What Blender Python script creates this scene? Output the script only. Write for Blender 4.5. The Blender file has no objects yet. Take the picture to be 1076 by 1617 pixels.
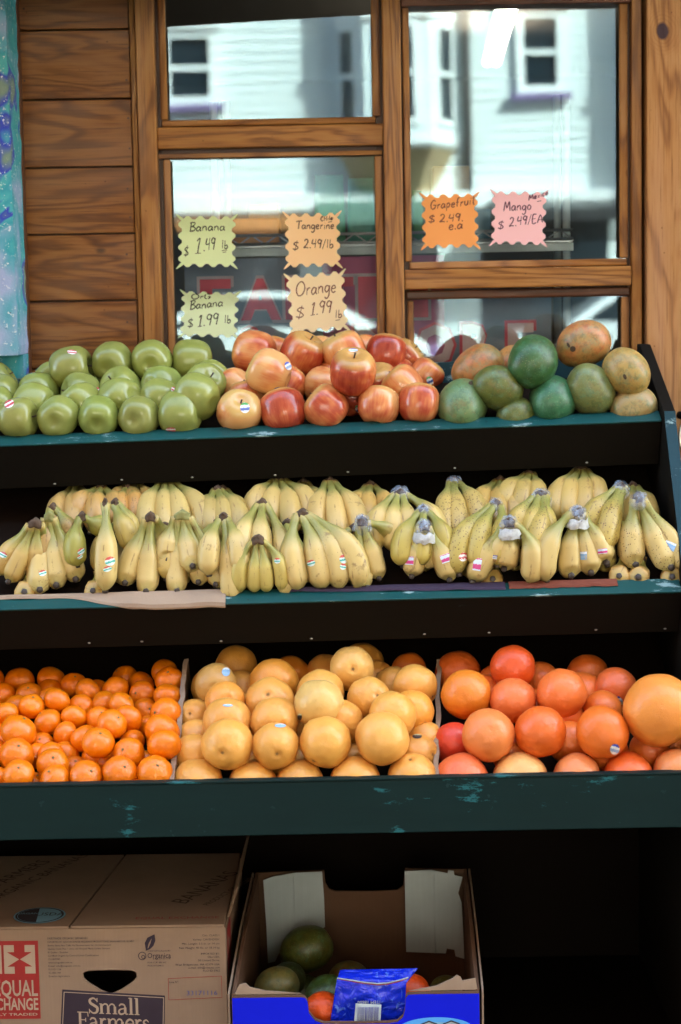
import bpy, bmesh, math, random
from mathutils import Vector, Matrix, Euler, noise
from mathutils.bvhtree import BVHTree
R = math.radians
rnd = random.Random(11)
scene = bpy.context.scene
COL = scene.collection

# ------------------------------------------------------------------ camera
FPX, PITCH, ROLL, HC = 3200.0, R(6.5), R(-1.05), 1.45
cam_d = bpy.data.cameras.new('camera'); cam = bpy.data.objects.new('camera', cam_d); COL.objects.link(cam)
cam_d.sensor_fit = 'VERTICAL'; cam_d.sensor_height = 36.0; cam_d.lens = FPX / 1617.0 * 36.0
cam_d.clip_start = 0.05; cam_d.clip_end = 500.0
CAMR = (Matrix.Rotation(math.pi / 2 - PITCH, 3, 'X') @ Matrix.Rotation(ROLL, 3, 'Z'))
cam.location = (0, 0, HC); cam.rotation_euler = CAMR.to_euler()
cam_d.dof.use_dof = True; cam_d.dof.focus_distance = 3.38; cam_d.dof.aperture_fstop = 4.8
scene.camera = cam

# ------------------------------------------------------------------ sky and sun
SUN_AZ, SUN_EL = 48.0, 40.0     # the sun stands behind the shop, to the right (from +Y towards +X)
world = bpy.data.worlds.new('World'); scene.world = world; world.use_nodes = True
wn = world.node_tree.nodes; wl = world.node_tree.links
sky = wn.new('ShaderNodeTexSky'); sky.sky_type = 'NISHITA'; sky.sun_disc = False
sky.sun_elevation = R(SUN_EL); sky.sun_rotation = R(SUN_AZ); sky.dust_density = 3.0; sky.ozone_density = 0.4; sky.air_density = 1.0
wl.new(sky.outputs[0], wn['Background'].inputs['Color']); wn['Background'].inputs['Strength'].default_value = 0.15
sun_d = bpy.data.lights.new('sun', 'SUN'); sun = bpy.data.objects.new('sun', sun_d); COL.objects.link(sun)
sun_d.energy = 3.4; sun_d.angle = R(0.53); sun_d.color = (1.0, 0.93, 0.82)
_s = Vector((math.sin(R(SUN_AZ)) * math.cos(R(SUN_EL)), math.cos(R(SUN_AZ)) * math.cos(R(SUN_EL)), math.sin(R(SUN_EL))))
sun.rotation_euler = _s.to_track_quat('Z', 'Y').to_euler(); sun.location = _s * 60

scene.view_settings.view_transform = 'Standard'; scene.view_settings.look = 'None'
scene.view_settings.gamma = 1.0; scene.view_settings.use_curve_mapping = False
scene.view_settings.exposure = 3.85
scene.view_settings.use_white_balance = True; scene.view_settings.white_balance_temperature = 7100; scene.view_settings.white_balance_tint = 2.0
scene.render.engine = 'CYCLES'
scene.cycles.use_denoising = True
scene.cycles.max_bounces = 8; scene.cycles.transparent_max_bounces = 16; scene.cycles.sample_clamp_indirect = 6.0
scene.cycles.caustics_reflective = False; scene.cycles.caustics_refractive = False

# ------------------------------------------------------------------ helpers
CO = Vector((0, 0, HC))
def ray(px, py):
    return CAMR @ Vector(((px - 538.0) / FPX, -(py - 808.5) / FPX, -1.0))
def at(px, py, Y):
    d = ray(px, py); return CO + d * (Y / d.y)
def on_plane(px, py, P, n):
    d = ray(px, py); return CO + d * ((P - CO).dot(n) / d.dot(n))

def link(o, parent=None):
    COL.objects.link(o)
    if parent is not None: o.parent = parent
    return o
def tag(o, label=None, cat=None, group=None, kind=None):
    if label: o['label'] = label
    if cat: o['category'] = cat
    if group: o['group'] = group
    if kind: o['kind'] = kind
    return o
def empty(name, loc=(0, 0, 0), label=None, cat=None, group=None, rz=0.0):
    e = bpy.data.objects.new(name, None); COL.objects.link(e)
    e.location = loc; e.rotation_euler = (0, 0, rz); e.empty_display_size = 0.05
    tag(e, label, cat, group); return e
def mobj(name, verts, faces, mat=None, parent=None, smooth=False, uvs=None, local=True):
    """one mesh object; when local is False verts are world points and parent has only a location"""
    if parent is not None and not local:
        L = Vector(parent.location); verts = [Vector(v) - L for v in verts]
    me = bpy.data.meshes.new(name); me.from_pydata([tuple(v) for v in verts], [], faces)
    if uvs:
        uvl = me.uv_layers.new(name='UVMap')
        for lp in me.loops: uvl.data[lp.index].uv = uvs[lp.vertex_index]
    if smooth: me.polygons.foreach_set('use_smooth', [True] * len(me.polygons))
    if mat: me.materials.append(mat)
    o = bpy.data.objects.new(name, me); return link(o, parent)
def bmobj(name, bm, mat=None, parent=None, smooth=False):
    me = bpy.data.meshes.new(name); bm.to_mesh(me); bm.free()
    if smooth: me.polygons.foreach_set('use_smooth', [True] * len(me.polygons))
    if mat: me.materials.append(mat)
    o = bpy.data.objects.new(name, me); return link(o, parent)
def bevel_all(bm, w, seg=2):
    bmesh.ops.bevel(bm, geom=list(bm.edges), offset=w, segments=seg, affect='EDGES', profile=0.6, clamp_overlap=True)
def box(name, x0, x1, y0, y1, z0, z1, mat, parent=None, bev=0.0, local=True, jitter=0.0):
    """box centred on its own origin (world coords unless the parent is offset and local is True)"""
    c = Vector(((x0 + x1) / 2, (y0 + y1) / 2, (z0 + z1) / 2))
    bm = bmesh.new(); bmesh.ops.create_cube(bm, size=1.0)
    for v in bm.verts:
        v.co = Vector((v.co.x * (x1 - x0), v.co.y * (y1 - y0), v.co.z * (z1 - z0)))
    if bev > 0: bevel_all(bm, min(bev, 0.3 * min(x1 - x0, y1 - y0, z1 - z0)))
    if jitter:
        for v in bm.verts: v.co += Vector([rnd.uniform(-jitter, jitter) for _ in range(3)])
    o = bmobj(name, bm, mat, parent)
    o.location = c - (Vector(parent.location) if (parent is not None and not local) else Vector())
    return o
def prism(name, A, B, mat, parent=None, bev=0.0, local=True):
    """two matching polygons A and B (world points) joined into a solid, origin at its middle"""
    P = [Vector(p) for p in list(A) + list(B)]; n = len(A)
    c = sum(P, Vector()) / len(P)
    bm = bmesh.new(); vs = [bm.verts.new(p - c) for p in P]
    bm.faces.new(vs[:n][::-1]); bm.faces.new(vs[n:])
    for i in range(n):
        j = (i + 1) % n; bm.faces.new((vs[i], vs[j], vs[n + j], vs[n + i]))
    bmesh.ops.recalc_face_normals(bm, faces=list(bm.faces))
    if bev: bevel_all(bm, bev)
    o = bmobj(name, bm, mat, parent)
    o.location = c - (Vector(parent.location) if (parent is not None and not local) else Vector())
    return o
def tube(name, pts, rad, mat, parent=None, seg=8, closed=False, local=True):
    pts = [Vector(p) for p in pts]
    if parent is not None and not local: pts = [p - Vector(parent.location) for p in pts]
    n = len(pts); V = []; F = []
    up = Vector((0, 0, 1)); prev = None
    for i, p in enumerate(pts):
        if closed: t = (pts[(i + 1) % n] - pts[i - 1]).normalized()
        else: t = (pts[min(i + 1, n - 1)] - pts[max(i - 1, 0)]).normalized()
        if prev is None:
            a = t.cross(up) if abs(t.dot(up)) < 0.9 else t.cross(Vector((1, 0, 0)))
        else: a = prev - t * prev.dot(t)
        a.normalize(); prev = a; b = t.cross(a)
        r = rad[i] if isinstance(rad, (list, tuple)) else rad
        for k in range(seg):
            w = 2 * math.pi * k / seg; V.append(p + a * (r * math.cos(w)) + b * (r * math.sin(w)))
    for i in range(n if closed else n - 1):
        for k in range(seg):
            a0 = i * seg + k; a1 = i * seg + (k + 1) % seg; j = ((i + 1) % n) * seg
            F.append((a0, a1, j + (k + 1) % seg, j + k))
    if not closed:
        F.append(tuple(range(seg))[::-1]); F.append(tuple((n - 1) * seg + k for k in range(seg)))
    return mobj(name, V, F, mat, parent, smooth=True)
def bez(p0, p1, p2, p3, n):
    out = []
    for i in range(n):
        t = i / (n - 1); u = 1 - t
        out.append(p0 * u ** 3 + p1 * (3 * u * u * t) + p2 * (3 * u * t * t) + p3 * t ** 3)
    return out
def smooth_line(P, k=4):
    """Catmull-Rom through points (2-D or 3-D Vectors)"""
    if len(P) < 3: return list(P)
    out = []
    for i in range(len(P) - 1):
        a = P[max(i - 1, 0)]; b = P[i]; c = P[i + 1]; d = P[min(i + 2, len(P) - 1)]
        for j in range(k):
            t = j / k
            out.append(0.5 * ((2 * b) + (c - a) * t + (2 * a - 5 * b + 4 * c - d) * t * t + (3 * b - a - 3 * c + d) * t ** 3))
    out.append(P[-1]); return out
def flat_poly(loops, thick=0.0):
    """2-D loops (first outer, rest holes) -> mesh data in the XY plane, through a filled curve"""
    cu = bpy.data.curves.new('outline', 'CURVE'); cu.dimensions = '2D'; cu.fill_mode = 'BOTH'; cu.extrude = thick / 2
    for L in loops:
        s = cu.splines.new('POLY'); s.points.add(len(L) - 1)
        for i, p in enumerate(L): s.points[i].co = (p[0], p[1], 0, 1)
        s.use_cyclic_u = True
    o = bpy.data.objects.new('outline', cu); me = bpy.data.meshes.new_from_object(o)
    bpy.data.objects.remove(o); bpy.data.curves.remove(cu); return me
def text_mesh(s, size, align='LEFT', bold=0.0, sx=1.0, spacing=1.0):
    cu = bpy.data.curves.new('type', 'FONT'); cu.body = s; cu.size = size; cu.align_x = align; cu.offset = bold
    cu.space_line = spacing; cu.resolution_u = 2
    o = bpy.data.objects.new('type', cu); me = bpy.data.meshes.new_from_object(o)
    bpy.data.objects.remove(o); bpy.data.curves.remove(cu)
    if sx != 1.0:
        for v in me.vertices: v.co.x *= sx
    return me
STAND = Matrix.Rotation(math.pi / 2, 4, 'X')     # XY sheet -> upright sheet facing -Y
def sheet(name, me, mat, parent, loc, M=STAND):
    """mesh data from the XY plane put upright at loc (local to parent)"""
    me.transform(M); me.name = name
    me.materials.clear(); me.materials.append(mat)
    o = bpy.data.objects.new(name, me); link(o, parent); o.location = loc; return o
def merge(meshes):
    bm = bmesh.new()
    for m in meshes: bm.from_mesh(m); bpy.data.meshes.remove(m)
    me = bpy.data.meshes.new('merged'); bm.to_mesh(me); bm.free(); return me

# ------------------------------------------------------------------ materials
def newmat(name):
    m = bpy.data.materials.new(name); m.use_nodes = True
    nt = m.node_tree; return m, nt.nodes, nt.links, nt.nodes['Principled BSDF']
def ramp(N, L, fac, stops, interp='LINEAR'):
    r = N.new('ShaderNodeValToRGB'); r.color_ramp.interpolation = interp
    el = r.color_ramp.elements
    while len(el) > 1: el.remove(el[-1])
    el[0].position = stops[0][0]; el[0].color = tuple(stops[0][1]) + (1,) if len(stops[0][1]) == 3 else stops[0][1]
    for p, c in stops[1:]:
        e = el.new(p); e.color = tuple(c) + (1,) if len(c) == 3 else c
    if fac is not None: L.new(fac, r.inputs[0])
    return r.outputs[0]
def mixc(N, L, fac, a, b, mode='MIX'):
    m = N.new('ShaderNodeMix'); m.data_type = 'RGBA'; m.blend_type = mode
    for sock, v in ((m.inputs[0], fac), (m.inputs[6], a), (m.inputs[7], b)):
        if isinstance(v, (int, float)): sock.default_value = v
        elif isinstance(v, (tuple, list)): sock.default_value = tuple(v) + ((1,) if len(v) == 3 else ())
        else: L.new(v, sock)
    return m.outputs[2]
def math_(N, L, op, a, b=0.0, clamp=False):
    m = N.new('ShaderNodeMath'); m.operation = op; m.use_clamp = clamp
    for i, v in enumerate((a, b)):
        if isinstance(v, (int, float)): m.inputs[i].default_value = v
        else: L.new(v, m.inputs[i])
    return m.outputs[0]
def coords(N, L, scale=(1, 1, 1), offset_random=True, kind='Object'):
    tc = N.new('ShaderNodeTexCoord'); out = tc.outputs[kind]
    if offset_random:
        oi = N.new('ShaderNodeObjectInfo')
        sc = N.new('ShaderNodeVectorMath'); sc.operation = 'MULTIPLY_ADD'
        cb = N.new('ShaderNodeCombineXYZ')
        for i, k in enumerate((13.7, 7.3, 21.1)):
            L.new(math_(N, L, 'MULTIPLY', oi.outputs['Random'], k), cb.inputs[i])
        L.new(out, sc.inputs[0]); sc.inputs[1].default_value = (1, 1, 1); L.new(cb.outputs[0], sc.inputs[2]); out = sc.outputs[0]
    mp = N.new('ShaderNodeMapping'); mp.inputs['Scale'].default_value = scale; L.new(out, mp.inputs['Vector'])
    return mp.outputs[0]
def noise_(N, L, vec, scale, detail=4, rough=0.55, dist=0.0):
    n = N.new('ShaderNodeTexNoise'); n.inputs['Scale'].default_value = scale; n.inputs['Detail'].default_value = detail
    n.inputs['Roughness'].default_value = rough; n.inputs['Distortion'].default_value = dist
    if vec is not None: L.new(vec, n.inputs['Vector'])
    return n.outputs['Fac']
def bump_(N, L, b, h, strength=0.2, dist=0.002):
    n = N.new('ShaderNodeBump'); n.inputs['Strength'].default_value = strength; n.inputs['Distance'].default_value = dist
    L.new(h, n.inputs['Height']); L.new(n.outputs[0], b.inputs['Normal'])
def plain(name, col, rough=0.6, metal=0.0, var=0.12, scale=30.0, bump=0.0, spec=0.5):
    m, N, L, b = newmat(name)
    v = coords(N, L); n = noise_(N, L, v, scale)
    c = mixc(N, L, n, tuple(x * (1 - var) for x in col), tuple(min(1, x * (1 + var)) for x in col))
    L.new(c, b.inputs['Base Color']); b.inputs['Roughness'].default_value = rough; b.inputs['Metallic'].default_value = metal
    b.inputs['Specular IOR Level'].default_value = spec
    if bump: bump_(N, L, b, noise_(N, L, v, scale * 3), bump)
    return m
def wood(name, axis, light, mid, dark, ringscale=9.0, rough=0.5, grey=0.0, greycol=(0.5, 0.42, 0.38), knots=()):
    """varnished softwood: long grain, growth-ring bands, a few knots, worn grey patches"""
    m, N, L, b = newmat(name)
    s = {'x': (1.1, 8, 8), 'z': (8, 8, 1.1)}[axis]
    base = coords(N, L)
    v = coords(N, L, s)
    big = noise_(N, L, v, 1.6, 3, 0.5, 0.6)
    fine = noise_(N, L, coords(N, L, tuple(k * 20 if k > 2 else k * 4 for k in s)), 2.2, 5, 0.65)
    # ring bands: sine of a warped cross-grain coordinate
    band = math_(N, L, 'SINE', math_(N, L, 'MULTIPLY', big, ringscale * 6.0))
    band = math_(N, L, 'MULTIPLY_ADD', band, 0.5); N[-1].inputs[2].default_value = 0.5
    band = math_(N, L, 'POWER', band, 1.6)
    tot = math_(N, L, 'ADD', math_(N, L, 'MULTIPLY', band, 0.48), math_(N, L, 'MULTIPLY', fine, 0.62))
    col = ramp(N, L, tot, [(0.12, light), (0.5, mid), (0.95, dark)])
    # scattered knots with grain darkening round them
    kv = N.new('ShaderNodeTexVoronoi'); kv.inputs['Scale'].default_value = 5.5; kv.inputs['Randomness'].default_value = 1.0
    L.new(coords(N, L, {'x': (0.8, 1.25, 1.25), 'z': (1.25, 1.25, 0.8)}[axis]), kv.inputs['Vector'])
    kd = math_(N, L, 'ADD', kv.outputs['Distance'], math_(N, L, 'MULTIPLY', math_(N, L, 'SUBTRACT', fine, 0.5), 0.06))
    halo = ramp(N, L, kd, [(0.05, (0.75,) * 3), (0.22, (0, 0, 0))])
    col = mixc(N, L, math_(N, L, 'MULTIPLY', halo, band), col, dark)
    col = mixc(N, L, ramp(N, L, kd, [(0.035, (0.9,) * 3), (0.06, (0, 0, 0))]), col, tuple(x * 0.35 for x in dark))
    streak = ramp(N, L, fine, [(0.56, (0, 0, 0)), (0.70, (0.8,) * 3)])
    col = mixc(N, L, streak, col, tuple(x * 0.8 for x in dark))
    blot = noise_(N, L, base, 7.0, 3)
    col = mixc(N, L, math_(N, L, 'MULTIPLY', blot, 0.5), col, tuple(x * 0.62 for x in mid))
    if grey:
        g = noise_(N, L, coords(N, L, tuple(0.5 * k for k in s)), 2.3, 4, 0.6)
        g = ramp(N, L, g, [(0.45, (0, 0, 0)), (0.72, (grey, grey, grey))])
        col = mixc(N, L, g, col, greycol)
    for (kx, kz, kr) in knots:
        tc = N.new('ShaderNodeTexCoord')
        sub = N.new('ShaderNodeVectorMath'); sub.operation = 'SUBTRACT'; L.new(tc.outputs['Object'], sub.inputs[0]); sub.inputs[1].default_value = (kx, 0, kz)
        mul = N.new('ShaderNodeVectorMath'); mul.operation = 'MULTIPLY'; L.new(sub.outputs[0], mul.inputs[0]); mul.inputs[1].default_value = (1.25, 0, 1)
        ln = N.new('ShaderNodeVectorMath'); ln.operation = 'LENGTH'; L.new(mul.outputs[0], ln.inputs[0])
        d = math_(N, L, 'ADD', ln.outputs['Value'], math_(N, L, 'MULTIPLY', math_(N, L, 'SUBTRACT', noise_(N, L, base, 60.0), 0.5), kr * 0.5))
        rings = math_(N, L, 'SINE', math_(N, L, 'MULTIPLY', d, 900.0))
        near = ramp(N, L, math_(N, L, 'DIVIDE', d, kr * 3.2), [(0.25, (1, 1, 1)), (1.0, (0, 0, 0))])
        col = mixc(N, L, math_(N, L, 'MULTIPLY', math_(N, L, 'MULTIPLY', rings, near), 0.35, True), col, dark)
        core = ramp(N, L, math_(N, L, 'DIVIDE', d, kr), [(0.75, (1, 1, 1)), (1.05, (0, 0, 0))])
        col = mixc(N, L, core, col, (0.045, 0.022, 0.024))
    # dents, nail stains
    sp = N.new('ShaderNodeTexVoronoi'); sp.inputs['Scale'].default_value = 38.0; L.new(base, sp.inputs['Vector'])
    spot = ramp(N, L, sp.outputs['Distance'], [(0.03, (1, 1, 1)), (0.07, (0, 0, 0))])
    col = mixc(N, L, math_(N, L, 'MULTIPLY', spot, 0.7), col, tuple(x * 0.3 for x in dark))
    L.new(col, b.inputs['Base Color'])
    rr = ramp(N, L, blot, [(0.3, (rough * 0.8,) * 3), (0.7, (min(1, rough * 1.25),) * 3)])
    L.new(rr, b.inputs['Roughness']); b.inputs['Specular IOR Level'].default_value = 0.22
    bump_(N, L, b, tot, 0.35, 0.0014)
    return m
def paint(name, col, under, wear=0.62, rough=0.45, spec=0.3, streak=(1, 6, 6), wearcol=(0.26, 0.38, 0.38)):
    """old brush paint, chipped and scuffed"""
    m, N, L, b = newmat(name)
    v = coords(N, L, streak)
    n1 = noise_(N, L, v, 4.0, 6, 0.7)
    c = mixc(N, L, n1, tuple(x * 0.75 for x in col), tuple(x * 1.3 for x in col))
    n2 = noise_(N, L, coords(N, L, (7, 20, 24)), 3.0, 8, 0.8)
    area = noise_(N, L, coords(N, L), 11.0, 2)
    w = math_(N, L, 'ADD', math_(N, L, 'MULTIPLY', n2, 0.6), math_(N, L, 'MULTIPLY', area, 0.5))
    chip = ramp(N, L, w, [(wear, (0, 0, 0)), (wear + 0.025, (1, 1, 1))])
    c = mixc(N, L, math_(N, L, 'MULTIPLY', chip, 0.85), c, wearcol)
    n3 = noise_(N, L, coords(N, L, (30, 30, 30)), 2.0, 3)
    c = mixc(N, L, ramp(N, L, n3, [(0.70, (0, 0, 0)), (0.72, (1, 1, 1))]), c, under)
    L.new(c, b.inputs['Base Color']); b.inputs['Roughness'].default_value = rough; b.inputs['Specular IOR Level'].default_value = spec
    bump_(N, L, b, n1, 0.25, 0.001)
    return m

M = {}
M['plank'] = wood('plank_wood', 'x', (0.36, 0.150, 0.034), (0.24, 0.080, 0.013), (0.065, 0.016, 0.002), 8.5, 0.42, grey=0.30, greycol=(0.33, 0.21, 0.15))
M['post'] = wood('frame_wood_upright', 'z', (0.46, 0.22, 0.060), (0.34, 0.138, 0.030), (0.10, 0.030, 0.006), 9.0, 0.45, grey=0.25, greycol=(0.5, 0.36, 0.28))
M['rail'] = wood('frame_wood_level', 'x', (0.46, 0.22, 0.060), (0.34, 0.138, 0.030), (0.10, 0.030, 0.006), 9.0, 0.45, grey=0.25, greycol=(0.5, 0.36, 0.28))
M['bead_dark'] = wood('bead_wood_dark', 'x', (0.17, 0.06, 0.022), (0.10, 0.033, 0.012), (0.045, 0.014, 0.006), 7.0, 0.35)
M['groove'] = plain('groove_wood', (0.08, 0.028, 0.010), 0.5)
M['teal'] = paint('teal_paint', (0.003, 0.052, 0.052), (0.01, 0.02, 0.02), 0.625)
M['dark_face'] = paint('shaded_teal_paint', (0.0055, 0.0042, 0.0028), (0.004, 0.003, 0.002), 0.735, 0.75, 0.08, wearcol=(0.05, 0.10, 0.11))  # the teal paint again, with the boards' shade put into its colour
M['green_face'] = paint('dark_green_paint', (0.0018, 0.0135, 0.013), (0.01, 0.03, 0.03), 0.65, 0.6, 0.15, wearcol=(0.02, 0.13, 0.14))
M['black'] = plain('inside_shade_black', (0.005, 0.003, 0.002), 0.8, spec=0.05)  # near-black so the insides of the stand look deep in shade
M['tray'] = plain('tray_plywood_shaded', (0.010, 0.006, 0.004), 0.8, spec=0.05)  # shelf beds blackened too, deep shade put into the colour
M['steel'] = plain('bare_steel', (0.6, 0.6, 0.58), 0.3, 1.0)
# ------------------------------------------------------------------ ground
def slab(name, x0, x1, y0, y1, z, mat):
    o = mobj(name, [(x0, y0, z), (x1, y0, z), (x1, y1, z), (x0, y1, z)], [(0, 1, 2, 3)], mat); tag(o, kind='structure'); return o
M['concrete'] = plain('pavement_concrete', (0.16, 0.145, 0.125), 0.85, var=0.2, scale=6, bump=0.2)
M['asphalt'] = plain('asphalt', (0.055, 0.053, 0.05), 0.9, var=0.3, scale=40, bump=0.3)
M['earth'] = plain('ground_earth', (0.12, 0.11, 0.09), 0.9)
slab('ground', -250, 250, -250, 250, -0.16, M['earth'])
slab('road', -120, 120, -20.5, -1.2, -0.13, M['asphalt'])
for nm, y0, y1 in (('pavement', -1.2, 14.2), ('pavement', -24.0, -20.5)):
    o = box(nm, -120, 120, y0, y1, -0.15, 0.0, M['concrete'], bev=0.01); tag(o, kind='structure')

# ------------------------------------------------------------------ the shop: wall, room behind the glass
YG = 3.930                                    # outer face of the glass
def X(px, Y, py=300): return at(px, py, Y).x
def Z(py, px, Y): return at(px, py, Y).z
xL, xR = X(212, 3.9), X(1014, 3.9)
M['plaster'] = plain('shop_plaster', (0.42, 0.34, 0.26), 0.85, var=0.1, scale=4)
M['room'] = plain('room_paint', (0.16, 0.13, 0.11), 0.8)
M['ceiling'] = plain('room_ceiling', (0.10, 0.07, 0.055), 0.8)
shop = empty('shop_building', (0, 3.95, 0), 'plastered shop building holding the wooden storefront window', 'building')
def sb(nm, *a, mat='plaster'): return box(nm, *a, M[mat], shop, local=False)
sb('wall', -16, 16, 3.962, 4.15, 0.0, 1.0)
sb('wall', -16, 16, 3.962, 4.15, 2.30, 30.0)  # upper height added, unseen, to shade the road and dim the far facade
sb('wall', -16, xL, 3.962, 4.15, 1.0, 2.30)
sb('wall', xR, 16, 3.962, 4.15, 1.0, 2.30)
sb('wall', -16, 16, 14.0, 14.15, 0.0, 30.0, mat='room')
sb('wall', -16, -15.85, 4.15, 14.0, 0.0, 30.0)
sb('wall', 15.85, 16, 4.15, 14.0, 0.0, 30.0)
sb('partition', -3.6, -3.5, 4.15, 14.0, 0.004, 2.8, mat='room')
sb('partition', 4.5, 4.6, 4.15, 14.0, 0.004, 2.8, mat='room')
sb('ceiling', -15.85, 15.85, 4.15, 14.0, 2.8, 2.9, mat='ceiling')
sb('roof', -15.85, 15.85, 4.15, 14.0, 29.6, 29.8)

# plank wall left of the window
pw = empty('plank_wall', (X(120, 3.9), 3.93, 1.0), 'varnished brown plank wall between graffiti pillar and window', 'wall')
seams = [-60, 47, 157, 264.5, 370, 475.5, 582, 690]
xa, xb = X(22, 3.905), X(211, 3.905)
for i in range(len(seams) - 1):
    z1 = Z(seams[i], 120, 3.905) - 0.0016; z0 = Z(seams[i + 1], 120, 3.905) + 0.0016
    off = rnd.uniform(0, 0.0015)
    box('plank', xa - 0.06, xb, 3.905 - off, 3.930, z0, z1, M['plank'], pw, bev=0.002, local=False)
V = []; F = []
for i in range(len(seams) - 1):
    for px in (36, 203):
        for k in (0.28, 0.72):
            p = at(px + rnd.uniform(-3, 3), seams[i] + (seams[i + 1] - seams[i]) * k + rnd.uniform(-4, 4), 3.9028); n0 = len(V)
            V += [p + Vector((0.0022 * math.cos(a * math.pi / 4), 0, 0.0022 * math.sin(a * math.pi / 4))) for a in range(8)]; F.append(tuple(range(n0, n0 + 8)))
o = mobj('nail_heads', V, F, M['groove'], pw, local=False); o['kind'] = 'stuff'
box('backing', xa - 0.06, xb, 3.9325, 3.955, 1.0, 2.25, M['groove'], pw, local=False)

# window: posts, rails, beads, panes
win = empty('shop_window', (X(617, 3.9), 3.93, 1.0), 'wooden framed four pane shop window behind the fruit', 'window')
ZB, ZT = 1.02, 2.28
def vbox(nm, p0, p1, yf, yb, mat='post', z0=ZB, z1=ZT, bev=0.002): 
    return box(nm, X(p0, yf), X(p1, yf), yf, yb, z0, z1, M[mat], win, bev=bev, local=False)
def hbox(nm, p0, p1, r0, r1, xm, yf, yb, mat='rail', bev=0.002):
    return box(nm, X(p0, yf), X(p1, yf), yf, yb, Z(r1, xm, yf), Z(r0, xm, yf), M[mat], win, bev=bev, local=False)
vbox('edge_strip', 212, 220.5, 3.900, 3.955)
vbox('post', 221, 250, 3.878, 3.955, bev=0.003)
vbox('jamb', 251, 258, 3.916, 3.955, 'groove', bev=0)
vbox('jamb', 596, 606.5, 3.916, 3.955, 'groove', bev=0)
vbox('post', 607.5, 636.5, 3.872, 3.955, bev=0.003)
vbox('jamb', 637.5, 645, 3.916, 3.955, 'groove', bev=0)
vbox('jamb', 991, 998, 3.916, 3.955, 'groove', bev=0)
vbox('post', 998, 1014, 3.888, 3.955, bev=0.003)
vbox('jamb', 1015, 1022, 3.920, 3.955, 'groove', bev=0)
# left window: rail between the two panes
zr0 = Z(232, 430, 3.88); zr1 = Z(197, 430, 3.88)
hbox('rail', 250.6, 606.9, 198, 232, 430, 3.884, 3.955, bev=0.003)
hbox('rail_recess', 258.6, 595.4, 232.8, 241, 430, 3.914, 3.955, 'groove', bev=0)
hbox('bead', 258.6, 595.4, 187, 197.2, 430, 3.900, 3.955, bev=0.003)
hbox('bead', 252, 605, 240, 247.5, 430, 3.904, 3.9135, bev=0.002)
zl_top = Z(187, 430, 3.9); zl_bot = Z(248, 430, 3.9)
for p0, p1 in ((257, 268.5), (590.5, 603)):
    vbox('bead', p0, p1, 3.903, 3.9155, z0=zl_top + 0.001, bev=0.003)
    vbox('bead', p0 + 2, p1 + 2, 3.903, 3.9155, z1=zl_bot - 0.001, bev=0.003)
# right window: head, rail, beads
hbox('head_rail', 638, 997, -40, 7, 810, 3.884, 3.955, 'bead_dark')
hbox('rail', 637.2, 997.4, 423, 454, 815, 3.882, 3.955, bev=0.003)
hbox('bead', 645.6, 990.4, 411, 422.4, 815, 3.900, 3.955, bev=0.003)
hbox('bead', 638.5, 996, 456, 470.5, 815, 3.902, 3.9150, 'bead_dark', bev=0.004)
zq_top = Z(411, 815, 3.9); zq_bot = Z(471, 815, 3.9); zh = Z(8, 810, 3.9)
for p0, p1 in ((639, 649.5), (979, 992)):
    vbox('bead', p0, p1, 3.903, 3.9155, z0=zq_top + 0.001, z1=zh, bev=0.003)
    vbox('bead', p0 + 2, p1 + 1.5, 3.903, 3.9155, z1=zq_bot - 0.001, bev=0.003)
def glass_mat():
    m, N, L, b = newmat('window_glass')
    N.remove(b)
    out = N['Material Output']
    tr = N.new('ShaderNodeBsdfTransparent'); tr.inputs[0].default_value = (0.92, 0.96, 0.97, 1)
    gl = N.new('ShaderNodeBsdfGlossy'); gl.inputs['Roughness'].default_value = 0.0; gl.inputs['Color'].default_value = (0.63, 0.86, 1.0, 1)
    v = coords(N, L); nz = noise_(N, L, v, 3.0, 1)
    bp = N.new('ShaderNodeBump'); bp.inputs['Strength'].default_value = 0.10; bp.inputs['Distance'].default_value = 0.002; L.new(nz, bp.inputs['Height']); L.new(bp.outputs[0], gl.inputs['Normal'])
    lw = N.new('ShaderNodeFresnel'); lw.inputs['IOR'].default_value = 1.64
    mx = N.new('ShaderNodeMixShader'); L.new(lw.outputs[0], mx.inputs[0]); L.new(tr.outputs[0], mx.inputs[1]); L.new(gl.outputs[0], mx.inputs[2])
    # dust and old smears on the outside
    df = N.new('ShaderNodeBsdfDiffuse'); df.inputs[0].default_value = (0.55, 0.55, 0.52, 1)
    dn = noise_(N, L, coords(N, L, (1, 1, 1)), 9.0, 6, 0.7)
    sp = N.new('ShaderNodeTexVoronoi'); sp.inputs['Scale'].default_value = 90.0; L.new(v, sp.inputs['Vector'])
    dust = math_(N, L, 'ADD', ramp(N, L, dn, [(0.50, (0, 0, 0)), (0.9, (0.04, 0.04, 0.04))]), ramp(N, L, sp.outputs['Distance'], [(0.03, (0.25, 0.25, 0.25)), (0.06, (0, 0, 0))]))
    m2 = N.new('ShaderNodeMixShader'); L.new(dust, m2.inputs[0]); L.new(mx.outputs[0], m2.inputs[1]); L.new(df.outputs[0], m2.inputs[2])
    L.new(m2.outputs[0], out.inputs['Surface']); return m
M['glass'] = glass_mat()
def pane(p0, p1, z0, z1):
    return box('pane', X(p0, YG), X(p1, YG), YG, YG + 0.004, z0, z1, M['glass'], win, local=False)
pane(258.8, 595.2, zl_top - 0.004, 2.26)
pane(258.8, 595.2, 1.04, zl_bot + 0.004)
pane(645.8, 990.2, zq_top - 0.004, zh + 0.004)
pane(645.8, 990.2, 1.04, zq_bot + 0.004)
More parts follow.
